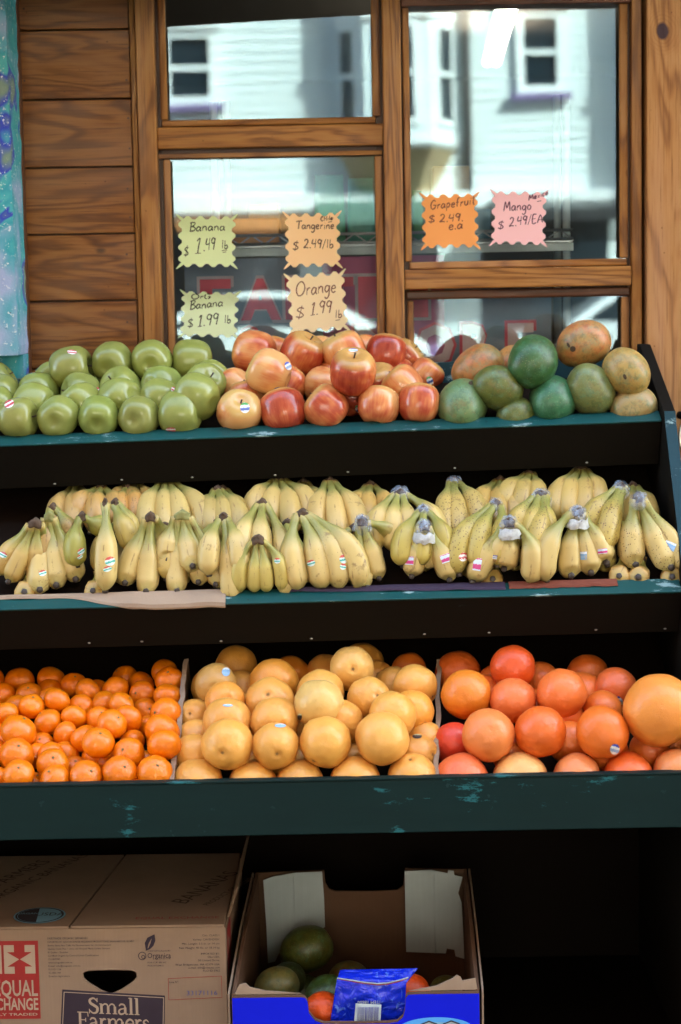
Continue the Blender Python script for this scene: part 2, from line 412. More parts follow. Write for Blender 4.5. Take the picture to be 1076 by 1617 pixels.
# wide board on the right
kb = at(1047, 49, 3.866)
xw0, xw1 = X(1021.5, 3.866), X(1021.5, 3.866) + 0.24
cbx, cbz = (xw0 + xw1) / 2, (0.0 + 2.25) / 2
M['wideboard'] = wood('wide_board_wood', 'z', (0.52, 0.27, 0.095), (0.41, 0.18, 0.055), (0.17, 0.062, 0.015), 7.0, 0.55, grey=0.25, greycol=(0.5, 0.33, 0.26), knots=[(kb.x - cbx, kb.z - cbz, 0.017)])
o = box('casing_board', xw0, xw1, 3.866, 3.955, 0.0, 2.25, M['wideboard'], bev=0.003)
tag(o, 'wide upright pine board with one dark knot right of the window', 'board')

# graffiti pillar on the left
def graffiti():
    m, N, L, b = newmat('graffiti_paint')
    v = coords(N, L, offset_random=False)
    n = noise_(N, L, v, 5.0, 3, 0.5, 0.8)
    c = ramp(N, L, n, [(0.0, (0.22, 0.26, 0.46)), (0.36, (0.30, 0.36, 0.52)), (0.45, (0.10, 0.32, 0.40)), (0.50, (0.02, 0.28, 0.32)), (0.55, (0.06, 0.36, 0.36)), (0.575, (0.01, 0.03, 0.38)), (0.63, (0.14, 0.22, 0.16)), (0.8, (0.40, 0.40, 0.34))])
    sp = noise_(N, L, v, 120.0, 4, 0.7)
    c = mixc(N, L, ramp(N, L, sp, [(0.60, (0, 0, 0)), (0.66, (1, 1, 1))]), c, (0.65, 0.66, 0.64))
    c = mixc(N, L, ramp(N, L, noise_(N, L, v, 45.0, 5, 0.7), [(0.66, (0, 0, 0)), (0.70, (1, 1, 1))]), c, (0.05, 0.08, 0.12))
    L.new(c, b.inputs['Base Color']); b.inputs['Roughness'].default_value = 0.7; bump_(N, L, b, sp, 0.5, 0.003); return m
M['graffiti'] = graffiti()
YP = 3.74
xp = X(19, YP)
pil = empty('graffiti_pillar', (xp - 0.2, 3.86, 0), 'wall pillar sprayed with teal and blue graffiti at the left edge', 'pillar')
bm = bmesh.new(); n = 60
pts = []
for i in range(n + 1):
    z = 1.325 + 1.075 * i / n
    pts.append((xp + noise.noise(Vector((0, 0, z * 40))) * 0.0025 + noise.noise(Vector((3, 0, z * 130))) * 0.0015, z))
A = [(xp - 0.4, YP, 1.325)] + [(x, YP, z) for x, z in pts] + [(xp - 0.4, YP, 2.4)]
B = [(x, 3.866, z) for x, _, z in A]
prism('painted_face', A, B, M['graffiti'], pil, local=False)
box('side_trim', xp - 0.4, xp + 0.001, 3.867, 3.903, 0.0, 2.4, M['groove'], pil, bev=0.002, local=False)
box('footing', xp - 0.4, xp, 3.80, 3.866, 0.0, 1.324, M['graffiti'], pil, local=False)

# ------------------------------------------------------------------ canvas awning above (its edge shows in the left upper pane)
M['canvas'] = plain('awning_canvas', (0.06, 0.03, 0.02), 0.8)
aw = empty('awning', (0, 3.95, 2.6), 'dark canvas awning over the shop front, its edge mirrored in the glass', 'awning')
YA = 3.62; YV = 2 * YG - YA
pa, pb = at(265, 42, YV), at(590, 22, YV)
sl = (pb.z - pa.z) / (pb.x - pa.x)
def az(x): return pa.z + sl * (x - pa.x)
xa0, xa1 = -2.6, 0.55
prism('canopy', [(xa0, YA, az(xa0) + 0.12), (xa1, YA, az(xa1) + 0.12), (xa1, 3.955, 2.75), (xa0, 3.955, 2.75)],
      [(xa0, YA, az(xa0) + 0.135), (xa1, YA, az(xa1) + 0.135), (xa1, 3.955, 2.77), (xa0, 3.955, 2.77)], M['canvas'], aw, local=False)
prism('valance', [(xa0, YA - 0.004, az(xa0)), (xa1, YA - 0.004, az(xa1)), (xa1, YA - 0.004, az(xa1) + 0.13), (xa0, YA - 0.004, az(xa0) + 0.13)],
      [(xa0, YA + 0.004, az(xa0)), (xa1, YA + 0.004, az(xa1)), (xa1, YA + 0.004, az(xa1) + 0.118), (xa0, YA + 0.004, az(xa0) + 0.118)], M['canvas'], aw, local=False)
for x in (xa0 + 0.02, xa1 - 0.03):
    tube('arm', [(x, 3.95, 2.35), (x, YA + 0.02, az(x) + 0.09)], 0.012, M['groove'], aw, local=False)

# ------------------------------------------------------------------ inside the shop, seen through the glass
M['white_metal'] = plain('white_enamel', (0.75, 0.75, 0.72), 0.4)
M['tube_light'] = None
m, N, L, b = newmat('lit_tube'); b.inputs['Emission Color'].default_value = (1.0, 0.98, 0.9, 1); b.inputs['Emission Strength'].default_value = 2.5; b.inputs['Base Color'].default_value = (0.8, 0.8, 0.8, 1); M['tube_light'] = m
lamp = empty('ceiling_lamp', (0.8, 10, 2.68), 'lit twin tube fluorescent lamp on the shop ceiling, seen through glass', 'lamp')
for dx in (0, 17):
    a, c = at(792 + dx, 14, 8.9), at(770 + dx * 0.8, 98, 11.3)
    tube('lamp_tube', [a, c], 0.019, M['tube_light'], lamp, local=False)
hA, hB = at(800, 6, 8.9), at(777, 90, 11.3)
tube('lamp_housing', [hA + Vector((0, 0, 0.06)), hB + Vector((0, 0, 0.06))], 0.03, M['white_metal'], lamp, local=False)

M['wire'] = plain('shelf_wire', (0.55, 0.5, 0.48), 0.35, 0.7)
rack = empty('wire_rack', (0.3, 4.35, 0), 'chrome wire shelf rack with zigzag edge inside the shop', 'shelf')
zt, zb_ = Z(368, 620, 4.14), Z(382, 620, 4.14)
rx0, rx1 = X(335, 4.14), X(905, 4.14)
tube('shelf_rail', [(rx0, 4.14, zt), (rx1, 4.14, zt)], 0.003, M['wire'], rack, local=False)
tube('shelf_rail', [(rx0, 4.14, zb_), (rx1, 4.14, zb_)], 0.003, M['wire'], rack, local=False)
zz = []; k = 0; x = rx0
while x < rx1: zz.append((x, 4.143, zt if k % 2 else zb_)); x += 0.026; k += 1
tube('zigzag_wire', zz, 0.002, M['wire'], rack, seg=6, local=False)
box('shelf_board', rx0, rx1, 4.146, 4.50, zb_ - 0.006, zb_ - 0.002, M['wire'], rack, local=False)
box('price_strip', rx0, rx1, 4.135, 4.138, Z(401, 620, 4.135), zb_ - 0.008, M['white_metal'], rack, local=False)
for px in (895, 340): tube('rack_post', [(X(px, 4.16), 4.165, 0.0), (X(px, 4.16), 4.165, Z(150, 880, 4.16))], 0.008, M['white_metal'], rack, local=False)
for yy in (4.47,):
    for px in (880, 360): tube('rack_post', [(X(px, yy), yy, 0.0), (X(px, yy), yy, Z(150, 880, yy))], 0.008, M['white_metal'], rack, local=False)
def product(nm, px0, px1, r0, r1, Y, dep, col, label, cat='box', bag=False):
    zlo = zb_ - 0.001; zhi = Z(r0, (px0 + px1) / 2, Y)
    m = plain(nm + '_print', col, 0.4, var=0.35, scale=22)
    x0, x1 = X(px0, Y), X(px1, Y)
    if bag:
        bm = bmesh.new(); bmesh.ops.create_cube(bm, size=1); bmesh.ops.subdivide_edges(bm, edges=list(bm.edges), cuts=5, use_grid_fill=True)
        for v in bm.verts:
            p = v.co.copy(); t = p.z + 0.5
            v.co = Vector((p.x * (x1 - x0) * (1 - 0.12 * t), p.y * dep * (1 - 0.75 * t * t), p.z * (zhi - zlo)))
            if t > 0.02: v.co += Vector((noise.noise(p * 6), noise.noise(p * 6 + Vector((5, 0, 0))), 0)) * 0.012
        o = bmobj(nm, bm, m, smooth=True); o.location = ((x0 + x1) / 2, Y + dep / 2, (zlo + zhi) / 2)
    else:
        o = box(nm, x0, x1, Y, Y + dep, zlo, zhi, m, bev=0.003)
    return tag(o, label, cat)
product('snack_bag', 495, 545, 275, 0, 4.20, 0.09, (0.12, 0.38, 0.16), 'green snack bag on wire shelf, left of its twin', 'bag', True)
product('snack_bag', 548, 592, 280, 0, 4.20, 0.09, (0.10, 0.33, 0.22), 'green snack bag on wire shelf beside the middle post', 'bag', True)
product('food_carton', 352, 440, 345, 0, 4.19, 0.12, (0.75, 0.26, 0.05), 'orange carton on wire shelf behind the banana price tag', 'box')
product('food_carton', 392, 440, 322, 0, 4.34, 0.12, (0.40, 0.22, 0.10), 'brown carton standing behind the orange carton', 'box')
product('snack_bag', 652, 668, 300, 0, 4.20, 0.09, (0.15, 0.42, 0.14), 'green bag on wire shelf right of the middle post', 'bag', True)
product('food_carton', 684, 742, 262, 0, 4.24, 0.12, (0.36, 0.20, 0.08), 'brown carton on wire shelf behind the grapefruit tag', 'box')
product('food_carton', 745, 775, 330, 0, 4.22, 0.12, (0.10, 0.22, 0.30), 'small dark blue carton between grapefruit and mango tags', 'box')

# printed sign panel standing just inside the glass
YS = 4.03
sign = empty('shop_sign', (X(560, YS), YS, 1.05), 'red lettered sign board reading EARTH & MORE inside the window', 'sign')
sx0, sx1 = X(288, YS), X(870, YS)
M['sign_grey'] = plain('sign_grey_print', (0.20, 0.21, 0.28), 0.5, var=0.2, scale=5)
M['sign_red'] = plain('sign_crimson_print', (0.75, 0.025, 0.06), 0.5, var=0.25, scale=30)
M['sign_magenta'] = plain('sign_magenta_print', (0.50, 0.03, 0.13), 0.5, var=0.25, scale=6)
M['sign_line'] = plain('sign_pale_line', (0.55, 0.36, 0.38), 0.5)
M['sign_pink'] = plain('sign_pink_print', (0.88, 0.50, 0.48), 0.5, var=0.1)
zs_mid = Z(405, 560, YS)
box('panel', sx0, X(506, YS), YS + 0.003, YS + 0.008, 1.05, zs_mid, M['sign_grey'], sign, local=False)
box('panel', X(506, YS) + 0.0005, X(700, YS), YS + 0.003, YS + 0.008, 1.05, zs_mid, M['sign_magenta'], sign, local=False)
box('panel', X(700, YS) + 0.0005, sx1, YS + 0.003, YS + 0.008, 1.05, Z(440, 780, YS), M['sign_grey'], sign, local=False)
def sign_letters(s, slots, row_top, row_bot, mat, line):
    for ch, (p0, p1) in zip(s, slots):
        for grow, mm, dy in ((0.006, line, 0.0), (0.0, mat, -0.0012)):
            me = text_mesh(ch, 1.0, bold=0.045)
            xs = [v.co.x for v in me.vertices]; ys = [v.co.y for v in me.vertices]
            x0, x1 = X(p0, YS) - grow, X(p1, YS) + grow; z1, z0 = Z(row_top, 560, YS) + grow, Z(row_bot, 560, YS) - grow
            for v in me.vertices:
                v.co.x = (v.co.x - min(xs)) / (max(xs) - min(xs)) * (x1 - x0)
                v.co.y = (v.co.y - min(ys)) / (max(ys) - min(ys)) * (z1 - z0)
            sheet('letter', me, mm, sign, Vector((x0, YS + 0.0015 + dy, z0)) - Vector(sign.location))
sign_letters('EARTH', [(312, 362), (376, 440), (447, 500), (508, 556), (563, 674)], 437, 503, M['sign_red'], M['sign_line'])
sign_letters('&MORE', [(368, 420), (556, 640), (655, 714), (728, 778), (800, 842)], 515, 580, M['sign_pink'], M['sign_red'])
# ------------------------------------------------------------------ the far side of the street, mirrored in the glass
YF = -24.0; YVF = 2 * YG - YF          # facade plane and its mirror image
def FX(px): return at(px, 300, YVF).x
def FZ(py): return at(700, py, YVF).z
M['clap'] = plain('white_clapboard', (0.74, 0.79, 0.80), 0.6, var=0.03, scale=2)
M['trim'] = plain('white_trim', (0.86, 0.87, 0.88), 0.5, var=0.02)
M['lilac'] = plain('lilac_sill_paint', (0.22, 0.16, 0.34), 0.5)
M['far_glass'] = plain('far_window_glass', (0.02, 0.03, 0.04), 0.08, var=0.3)
M['tan'] = plain('tan_stucco', (0.42, 0.30, 0.17), 0.8)
M['roofing'] = plain('roofing', (0.10, 0.09, 0.09), 0.8)
def far_window(par, p0, p1, r0, r1, y=YF, sash=True, frame=0.13):
    """double hung window: casing, sill, two panes"""
    x0, x1, z0, z1 = FX(p0), FX(p1), FZ(r1), FZ(r0); f = frame
    w = empty('window', ((x0 + x1) / 2, y, z0)); w.parent = par; w.location = Vector(w.location) - Vector(par.location)
    base = Vector(((x0 + x1) / 2, y, z0))
    def b_(nm, a, b2, ya, yb, c, d, mat):
        o = box(nm, a - base.x, b2 - base.x, ya - y, yb - y, c - base.z, d - base.z, M[mat]); o.parent = w
    b_('casing', x0, x0 + f, y, y + 0.09, z0, z1, 'trim'); b_('casing', x1 - f, x1, y, y + 0.09, z0, z1, 'trim')
    b_('casing', x0 + f, x1 - f, y, y + 0.09, z1 - f, z1, 'trim'); b_('casing', x0 + f, x1 - f, y, y + 0.09, z0, z0 + f, 'trim')
    zm = (z0 + z1) / 2
    b_('meeting_rail', x0 + f, x1 - f, y, y + 0.07, zm - 0.04, zm + 0.04, 'trim')
    b_('pane', x0 + f, x1 - f, y + 0.01, y + 0.03, zm + 0.04, z1 - f, 'far_glass')
    b_('pane', x0 + f, x1 - f, y + 0.01, y + 0.02, z0 + f, zm - 0.04, 'far_glass')
    b_('sill', x0 - 0.10, x1 + 0.10, y, y + 0.16, z0 - 0.10, z0 - 0.002, 'lilac')
    b_('head_moulding', x0 - 0.07, x1 + 0.07, y, y + 0.15, z1 + 0.002, z1 + 0.13, 'trim')
    return w
def bay(par, p0, p1, zb, zt, dep, side):
    """three sided bay with windows; p0, p1 = front face"""
    x0, x1 = FX(p0), FX(p1)
    pts = [(x0 - side, YF + 0.001), (x0, YF + dep), (x1, YF + dep), (x1 + side, YF + 0.001)]
    o = prism('bay', [(x, y, zb) for x, y in pts], [(x, y, zt) for x, y in pts], M['clap'], par, local=False)
    cx = (x0 + x1) / 2
    low = [(cx + (x - cx) * 0.55, YF + 0.001 + (y - YF - 0.001) * 0.35, zb - 0.75) for x, y in pts]
    prism('bay_base', low, [(x, y, zb - 0.002) for x, y in pts], M['tan'], par, local=False)
    for zz in (zb + 0.05, zt - 0.4, zb + 1.95):
        q = [(cx + (x - cx) * 1.05, YF + 0.001 + (y - YF - 0.001) * 1.08) for x, y in pts]
        prism('bay_moulding', [(x, y, zz) for x, y in q], [(x, y, zz + 0.12) for x, y in q], M['trim'], par, local=False)
    for z0 in (zb + 0.35,):
        for (ax, ay), (bx_, by) in zip(pts[:-1], pts[1:]):
            a = Vector((ax, ay, 0)); d = Vector((bx_ - ax, by - ay, 0)); ln = d.length; d.normalize(); nrm = Vector((-d.y, d.x, 0))
            if nrm.y < 0: nrm = -nrm
            w0, w1 = (0.16, ln - 0.16)
            def quadbox(nm, s0, s1, o0, o1, zz0, zz1, mat):
                A = [a + d * s + nrm * oo + Vector((0, 0, zz0)) for s, oo in ((s0, o0), (s1, o0), (s1, o1), (s0, o1))]
                B = [p + Vector((0, 0, zz1 - zz0)) for p in A]
                prism(nm, A, B, M[mat], par, local=False)
            h = 1.55
            quadbox('window_frame', w0, w1, 0.002, 0.05, z0, z0 + h, 'trim')
            for q0, q1 in ((0.10, h / 2 - 0.04), (h / 2 + 0.04, h - 0.10)):
                quadbox('window_pane', w0 + 0.1, w1 - 0.1, 0.052, 0.06, z0 + q0, z0 + q1, 'far_glass')
th = empty('townhouse', (0, YF, 0), 'white clapboard townhouse with bay windows, mirrored in the shop glass', 'house')
box('wall', -5.0, 7.2, YF - 8, YF, 0.0, 8.0, M['clap'], th, local=False)
# clapboard courses as thin wedges
zc = 2.75; k = 0
V = []; F = []
while zc < 7.5:
    i = len(V); V += [(-5.0, YF + 0.022, zc), (7.2, YF + 0.022, zc), (7.2, YF + 0.004, zc + 0.155), (-5.0, YF + 0.004, zc + 0.155), (-5.0, YF + 0.002, zc), (7.2, YF + 0.002, zc)]
    F += [(i, i + 1, i + 2, i + 3), (i + 1, i, i + 4, i + 5)]; zc += 0.16
o = mobj('clapboards', V, F, M['clap'], th, local=False); o['kind'] = 'stuff'
box('cornice', -5.2, 7.4, YF, YF + 0.7, 7.6, 8.1, M['tan'], th, local=False)
box('belt_course', -5.0, 7.2, YF + 0.024, YF + 0.30, FZ(330), FZ(305), M['trim'], th, local=False)
far_window(th, 815, 892, 18, 150, YF + 0.024)
far_window(th, 262, 348, 40, 160, YF + 0.024)
bay(th, 575, 678, FZ(238), 7.4, 0.85, 0.42)
bay(th, 1035, 1150, FZ(262), 7.4, 0.95, 0.45)
tube('drain_pipe', [(FX(738), YF + 0.09, 2.6), (FX(738), YF + 0.09, 7.6)], 0.07, M['roofing'], th, local=False)
# ground floor of the townhouse: piers, dark openings, small awnings
M['shade_in'] = plain('open_shopfront', (0.03, 0.03, 0.035), 0.4)
for (p0, p1) in ((255, 470), (520, 690), (760, 960)):
    box('shopfront_glass', FX(p0), FX(p1), YF + 0.001, YF + 0.03, 0.45, FZ(345), M['far_glass'], th, local=False)
    box('stall_riser', FX(p0), FX(p1), YF + 0.001, YF + 0.10, 0.0, 0.449, M['lilac'], th, local=False)
M['orange_canvas'] = plain('orange_canvas', (0.45, 0.17, 0.05), 0.7); M['teal_canvas'] = plain('teal_canvas', (0.10, 0.16, 0.14), 0.7)
def far_awning(p0, p1, r0, r1, mat, lab):
    x0, x1 = FX(p0), FX(p1); z1, z0 = FZ(r0), FZ(r1); yb = YF + 0.302
    e = empty('shop_awning', ((x0 + x1) / 2, YF, z0), lab, 'awning')
    prism('canopy', [(x0, yb, z1), (x1, yb, z1), (x1, YF + 1.2, z0 + 0.12), (x0, YF + 1.2, z0 + 0.12)],
          [(x0, yb, z1 - 0.03), (x1, yb, z1 - 0.03), (x1, YF + 1.2, z0 + 0.09), (x0, YF + 1.2, z0 + 0.09)], M[mat], e, local=False)
    box('valance', x0, x1, YF + 1.19, YF + 1.21, z0 - 0.05, z0 + 0.088, M[mat], e, local=False)
far_awning(285, 475, 336, 354, 'orange_canvas', 'orange shop awning across the street, mirrored at the left')
far_awning(500, 700, 318, 350, 'teal_canvas', 'grey green shop awning across the street, mirrored at the middle post')
far_awning(770, 965, 322, 350, 'shade_in', 'dark shop awning across the street, mirrored at the right')
# tall dark block added unseen behind the townhouse to cut low sky light
tb = empty('sky_blocker', (1.0, YF - 9, 0), 'tall dark block added behind the white townhouse to cut low sky light', 'building')
box('wall', -5.2, 7.4, YF - 20, YF - 8.01, 0.0, 46.0, plain('dark_brick', (0.07, 0.045, 0.035), 0.8, var=0.2), tb, local=False)
for i in range(5):
    for j in range(10): box('window', -4.2 + i * 2.4, -3.0 + i * 2.4, YF - 8.008, YF - 7.95, 12.4 + j * 2.9, 14.0 + j * 2.9, M['far_glass'], tb, local=False)
# neighbours out of view, made tall and dark to cut low sky light
for x0, x1, h, col, lab in ((-15.5, -5.3, 40.0, (0.07, 0.045, 0.03), 'tall brown house added left of the white one to block low sky'),
                            (7.5, 17.0, 40.0, (0.06, 0.058, 0.055), 'tall dark grey house added right of the white one to block low sky'),
                            (-70, -15.8, 40.0, (0.08, 0.04, 0.03), 'tall brick house added farther left across the street to block low sky'),
                            (17.3, 70, 40.0, (0.07, 0.05, 0.04), 'tall umber house added farther right across the street to block low sky')):
    e = empty('sky_block_house', ((x0 + x1) / 2, YF, 0), lab, 'building', 'sky blocking houses across the street')
    mt = plain('stucco', col, 0.8, var=0.05, scale=2)
    box('wall', x0, x1, YF - 8, YF, 0, h, mt, e, local=False)
    box('cornice', x0 - 0.1, x1 + 0.1, YF + 0.001, YF + 0.6, h - 0.5, h + 0.05, M['tan'], e, local=False)
    nW = max(4, int((x1 - x0) / 3.4))
    for i in range(nW):
        for z in (1.0, 4.2, 7.0, 10.0, 13.0, 16.0):
            cx = x0 + (i + 0.5) * (x1 - x0) / nW
            w = box('window', cx - 0.55, cx + 0.55, YF + 0.001, YF + 0.08, z, z + 1.7, M['roofing'], e, local=False)
            p = box('pane', -0.45, 0.45, 0.041, 0.055, -0.72, 0.72, M['far_glass']); p.parent = w

# parked cars across the road
def car(cx, y, col, lab, length=4.4):
    e = empty('parked_car', (cx, y, -0.13), lab, 'car', 'cars parked across the street')
    pm, N, L, b = newmat('car_paint'); b.inputs['Base Color'].default_value = col + (1,); b.inputs['Roughness'].default_value = 0.25; b.inputs['Coat Weight'].default_value = 0.6
    prof = [(-2.2, .32), (-2.22, .62), (-2.05, .86), (-1.35, .95), (1.25, .97), (1.95, .90), (2.18, .74), (2.2, .34)]
    green = [(-1.45, .95), (-.75, 1.40), (-.2, 1.46), (.75, 1.44), (1.55, .97)]
    def ext(nm, P, hw0, hw1, mat, zmid):
        A = [(x, -(hw1 if z > zmid else hw0), z) for x, z in P]; B = [(x, -yy, z) for x, yy, z in A]
        return prism(nm, A, B, mat, e, bev=0.05)
    ext('body', prof, .88, .84, pm, .7)
    ext('roof', green, .80, .62, pm, 1.2)
    gl = [(-1.18, 1.0), (-.68, 1.34), (-.2, 1.385), (.66, 1.365), (1.22, 1.0)]
    for s in (-1, 1):
        pts = [Vector((x, s * (.80 - (z - .95) * .36 + .012), z)) for x, z in gl]
        mobj('side_window', pts, [tuple(range(len(pts)))], M['far_glass'], e)
        for wx in (-1.38, 1.36):
            V = []; F = []; n = 20
            for k in range(n):
                w = 2 * math.pi * k / n
                for yy in (.70, .90): V.append((wx + .32 * math.cos(w), s * yy, .32 + .32 * math.sin(w)))
            F = [(2 * k, 2 * k + 1, (2 * k + 3) % (2 * n), (2 * k + 2) % (2 * n)) for k in range(n)] + [tuple(range(0, 2 * n, 2)), tuple(range(1, 2 * n, 2))]
            wh = mobj('wheel', V, F, M['roofing'], e)
            V2 = [(wx + .19 * math.cos(2 * math.pi * k / n), s * .903, .32 + .19 * math.sin(2 * math.pi * k / n)) for k in range(n)]
            h = mobj('hubcap', V2, [tuple(range(n))], M['steel'], wh)
    return e
car(-1.0, -19.3, (0.75, 0.76, 0.76), 'white parked car across the street, mirrored low in the left pane')
car(4.4, -19.3, (0.70, 0.72, 0.74), 'pale parked car across the street, mirrored low in the right pane')
# ------------------------------------------------------------------ the stepped fruit stand
TILT = R(22)
M['teal_edge'] = paint('teal_edge_paint', (0.005, 0.032, 0.042), (0.01, 0.02, 0.02), 0.600, 0.5, 0.2)
class Tray: pass
def line_pts(pA, pB, Y):
    a, b = at(*pA, Y), at(*pB, Y); s = (b.z - a.z) / (b.x - a.x)
    return lambda x: a.z + s * (x - a.x), s
XS = at(1046, 655, 3.5).x            # inner face of the right end panel
XLE = -0.98                          # left end, outside the picture
stand = empty('fruit_stand', (-0.2, 3.5, 0.0), 'stepped dark wooden fruit stand with three teal edged sloping shelves', 'fruit stand')
SL = Vector(stand.location)
def tray(pA, pB, Y, face, T, tilt, drop, Yback, face_mat, lip_mat, vertical=False, name='shelf', bed=None):
    t = Tray(); zf, s = line_pts(pA, pB, Y)
    u = Vector((1, 0, s)); 
    c, sn = math.cos(tilt), math.sin(tilt)
    def sec(x):
        O = Vector((x, Y, zf(x)))
        if vertical: v = Vector((0, 1, 0)); n = Vector((0, 0, 1))
        else: v = Vector((0, c, sn)); n = Vector((0, -sn, c))
        return O, O + v * T, O + v * T - n * face, O - n * face
    x0, x1 = XLE + 0.002, XS - 0.001
    A, B = sec(x0), sec(x1)
    prism('front_board', A, B, face_mat, stand, bev=0.0015, local=False)
    # painted lip: a thin strip on the board's top edge
    def lip(x):
        O, I, _, _ = sec(x); n = (Vector((0, 0, 1)) if vertical else Vector((0, -sn, c)))
        k = (O - I).normalized() * 0.0012
        return O + n * 0.0005 + k, I + n * 0.0005, I + n * 0.0035, O + n * 0.0035 + k
    prism('painted_lip', lip(x0), lip(x1), lip_mat, stand, bev=0.0010, local=False)
    I0, I1 = A[1], B[1]
    if bed is not None: c, sn = math.cos(bed), math.sin(bed)
    vt = Vector((0, c, sn)); nt = Vector((-s * c, -sn, c)).normalized()
    t.P = I0 - Vector((0, 0, 1)) * drop; t.n = nt; t.v = vt; t.u = u; t.Y = Y; t.zf = zf
    L = (Yback - I0.y) / c
    P0, P1 = t.P + Vector((0, 0.002, 0)), t.P + (I1 - I0) + Vector((0, 0.002, 0))
    th = nt * 0.012
    prism(name, [P0, P1, P1 + vt * L, P0 + vt * L], [P0 - th, P1 - th, P1 + vt * L - th, P0 + vt * L - th], M['tray'], stand, local=False)
    t.back0, t.back1 = P0 + vt * L, P1 + vt * L
    return t
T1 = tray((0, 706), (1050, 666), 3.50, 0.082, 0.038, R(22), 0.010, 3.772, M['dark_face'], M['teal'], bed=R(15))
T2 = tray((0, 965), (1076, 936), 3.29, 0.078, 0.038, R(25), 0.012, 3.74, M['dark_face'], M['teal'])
T3 = tray((0, 1244), (1076, 1223), 3.08, 0.084, 0.019, R(22), 0.058, 3.66, M['green_face'], M['green_face'], vertical=True)
# back boards
for t, h in ((T1, 0.038), (T2, 0.02), (T3, 0.02)):
    a, b_ = t.back0 + Vector((0, 0.001, 0)), t.back1 + Vector((0, 0.001, 0))
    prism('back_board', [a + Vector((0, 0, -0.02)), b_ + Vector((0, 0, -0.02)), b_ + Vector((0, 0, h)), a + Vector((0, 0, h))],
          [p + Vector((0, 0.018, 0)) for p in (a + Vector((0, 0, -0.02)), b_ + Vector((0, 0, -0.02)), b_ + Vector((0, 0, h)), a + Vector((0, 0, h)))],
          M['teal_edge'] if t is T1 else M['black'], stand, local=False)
# wooden partitions on the top shelf
def partition(px_front, px_back, w=0.016):
    f_ = on_plane(px_front, 672, T1.P, T1.n); 
    x = f_.x
    P = T1.P + T1.u * (x - T1.P.x)
    a = P + T1.v * 0.004; b2 = P + T1.v * 0.240
    A = [a, b2, b2 + Vector((0, 0, 0.036)), a + T1.n * 0.010]
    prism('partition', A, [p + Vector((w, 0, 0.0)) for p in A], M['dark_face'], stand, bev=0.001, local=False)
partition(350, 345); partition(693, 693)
# end panels: outline in the YZ plane, stepping down and forward
def end_panel(x0, x1, mat):
    xm = (x0 + x1) / 2
    z1, z2, z3 = T1.zf(xm), T2.zf(xm), T3.zf(xm)
    out = [(3.797, 0.0), (3.797, z1 + 0.125), (3.765, z1 + 0.125), (3.485, z1 + 0.018), (3.475, z1 - 0.004), (3.275, z2 + 0.0), (3.068, z3 + 0.003), (3.068, z3 - 0.10), (3.068, 0.0)]
    A = [(x0, y, z) for y, z in out]
    prism('end_panel', A, [(x1, y, z) for _, y, z in A], mat, stand, bev=0.002, local=False)
    # painted front edge strips
    for (ya, za), (yb, zb) in zip(out[3:6], out[4:7]):
        d = Vector((0, yb - ya, zb - za)); n = Vector((0, d.z, -d.y)).normalized()
        if n.y > 0: n = -n
        a = Vector((x0 + 0.001, ya, za)) + n * 0.0005; b = Vector((x0 + 0.001, yb, zb)) + n * 0.0005; w = Vector((x1 - x0 - 0.002, 0, 0))
        prism('painted_edge', [a, a + w, b + w, b], [p + n * 0.003 for p in (a, a + w, b + w, b)], M['teal_edge'], stand, local=False)
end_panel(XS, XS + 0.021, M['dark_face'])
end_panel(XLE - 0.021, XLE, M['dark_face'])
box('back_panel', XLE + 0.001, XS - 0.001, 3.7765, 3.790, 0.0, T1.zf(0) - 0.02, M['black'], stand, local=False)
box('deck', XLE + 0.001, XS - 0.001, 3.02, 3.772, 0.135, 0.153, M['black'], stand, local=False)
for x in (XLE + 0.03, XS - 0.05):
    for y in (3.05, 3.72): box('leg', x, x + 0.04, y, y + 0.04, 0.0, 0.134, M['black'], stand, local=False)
# nail heads along the lower edges of the front boards
def nails(t, face, rows, seed):
    rr = random.Random(seed); V = []; F = []
    c, sn = math.cos(TILT), math.sin(TILT)
    if t is T2: c, sn = math.cos(R(25)), math.sin(R(25))
    for x in rows:
        O = Vector((x, t.Y, t.zf(x))); n = Vector((0, -sn, c)); fwd = Vector((0, -c, -sn))
        p = O - n * (face - 0.006 - rr.uniform(0, 0.004)) + fwd * 0.0006
        i = len(V)
        for k in range(8):
            w = k * math.pi / 4; V.append(p + Vector((0.0026 * math.cos(w), 0, 0)) + n * (0.0018 * math.sin(w)))
        V.append(p + fwd * 0.001); F += [(i + k, i + (k + 1) % 8, i + 8) for k in range(8)]
    o = mobj('nail_heads', V, F, M['nail'], stand, local=False); o['kind'] = 'stuff'
M['nail'] = plain('nail_steel', (0.30, 0.31, 0.31), 0.45, 0.3)
nails(T1, 0.082, [at(p, 755, 3.5).x for p in (83, 190, 302, 434, 550, 720, 930)], 1)
nails(T2, 0.078, [at(p, 1025, 3.29).x for p in (138, 222, 348, 492, 672, 775, 945, 1055)], 2)
# steel ring hung on the casing at the right edge
ring = empty('hanging_hook', (at(1074, 690, 3.8).x, 3.8, at(1074, 690, 3.8).z - 0.03), 'pale curved steel hook in the gap beyond the right end panel', 'hook')
c0 = at(1090, 690, 3.80)
tube('hook_loop', [c0 + Vector((0.020 * math.cos(a), 0, 0.034 * math.sin(a))) for a in [k * 2 * math.pi / 24 for k in range(24)]], 0.0032, M['steel'], ring, closed=True, local=False)
tube('strap', [c0 + Vector((-0.022, 0.0, 0.042)), c0 + Vector((0.0, 0.01, 0.036)), c0 + Vector((0.03, 0.03, 0.03)), c0 + Vector((0.05, 0.066, 0.03))], 0.007, M['black'], ring, local=False)

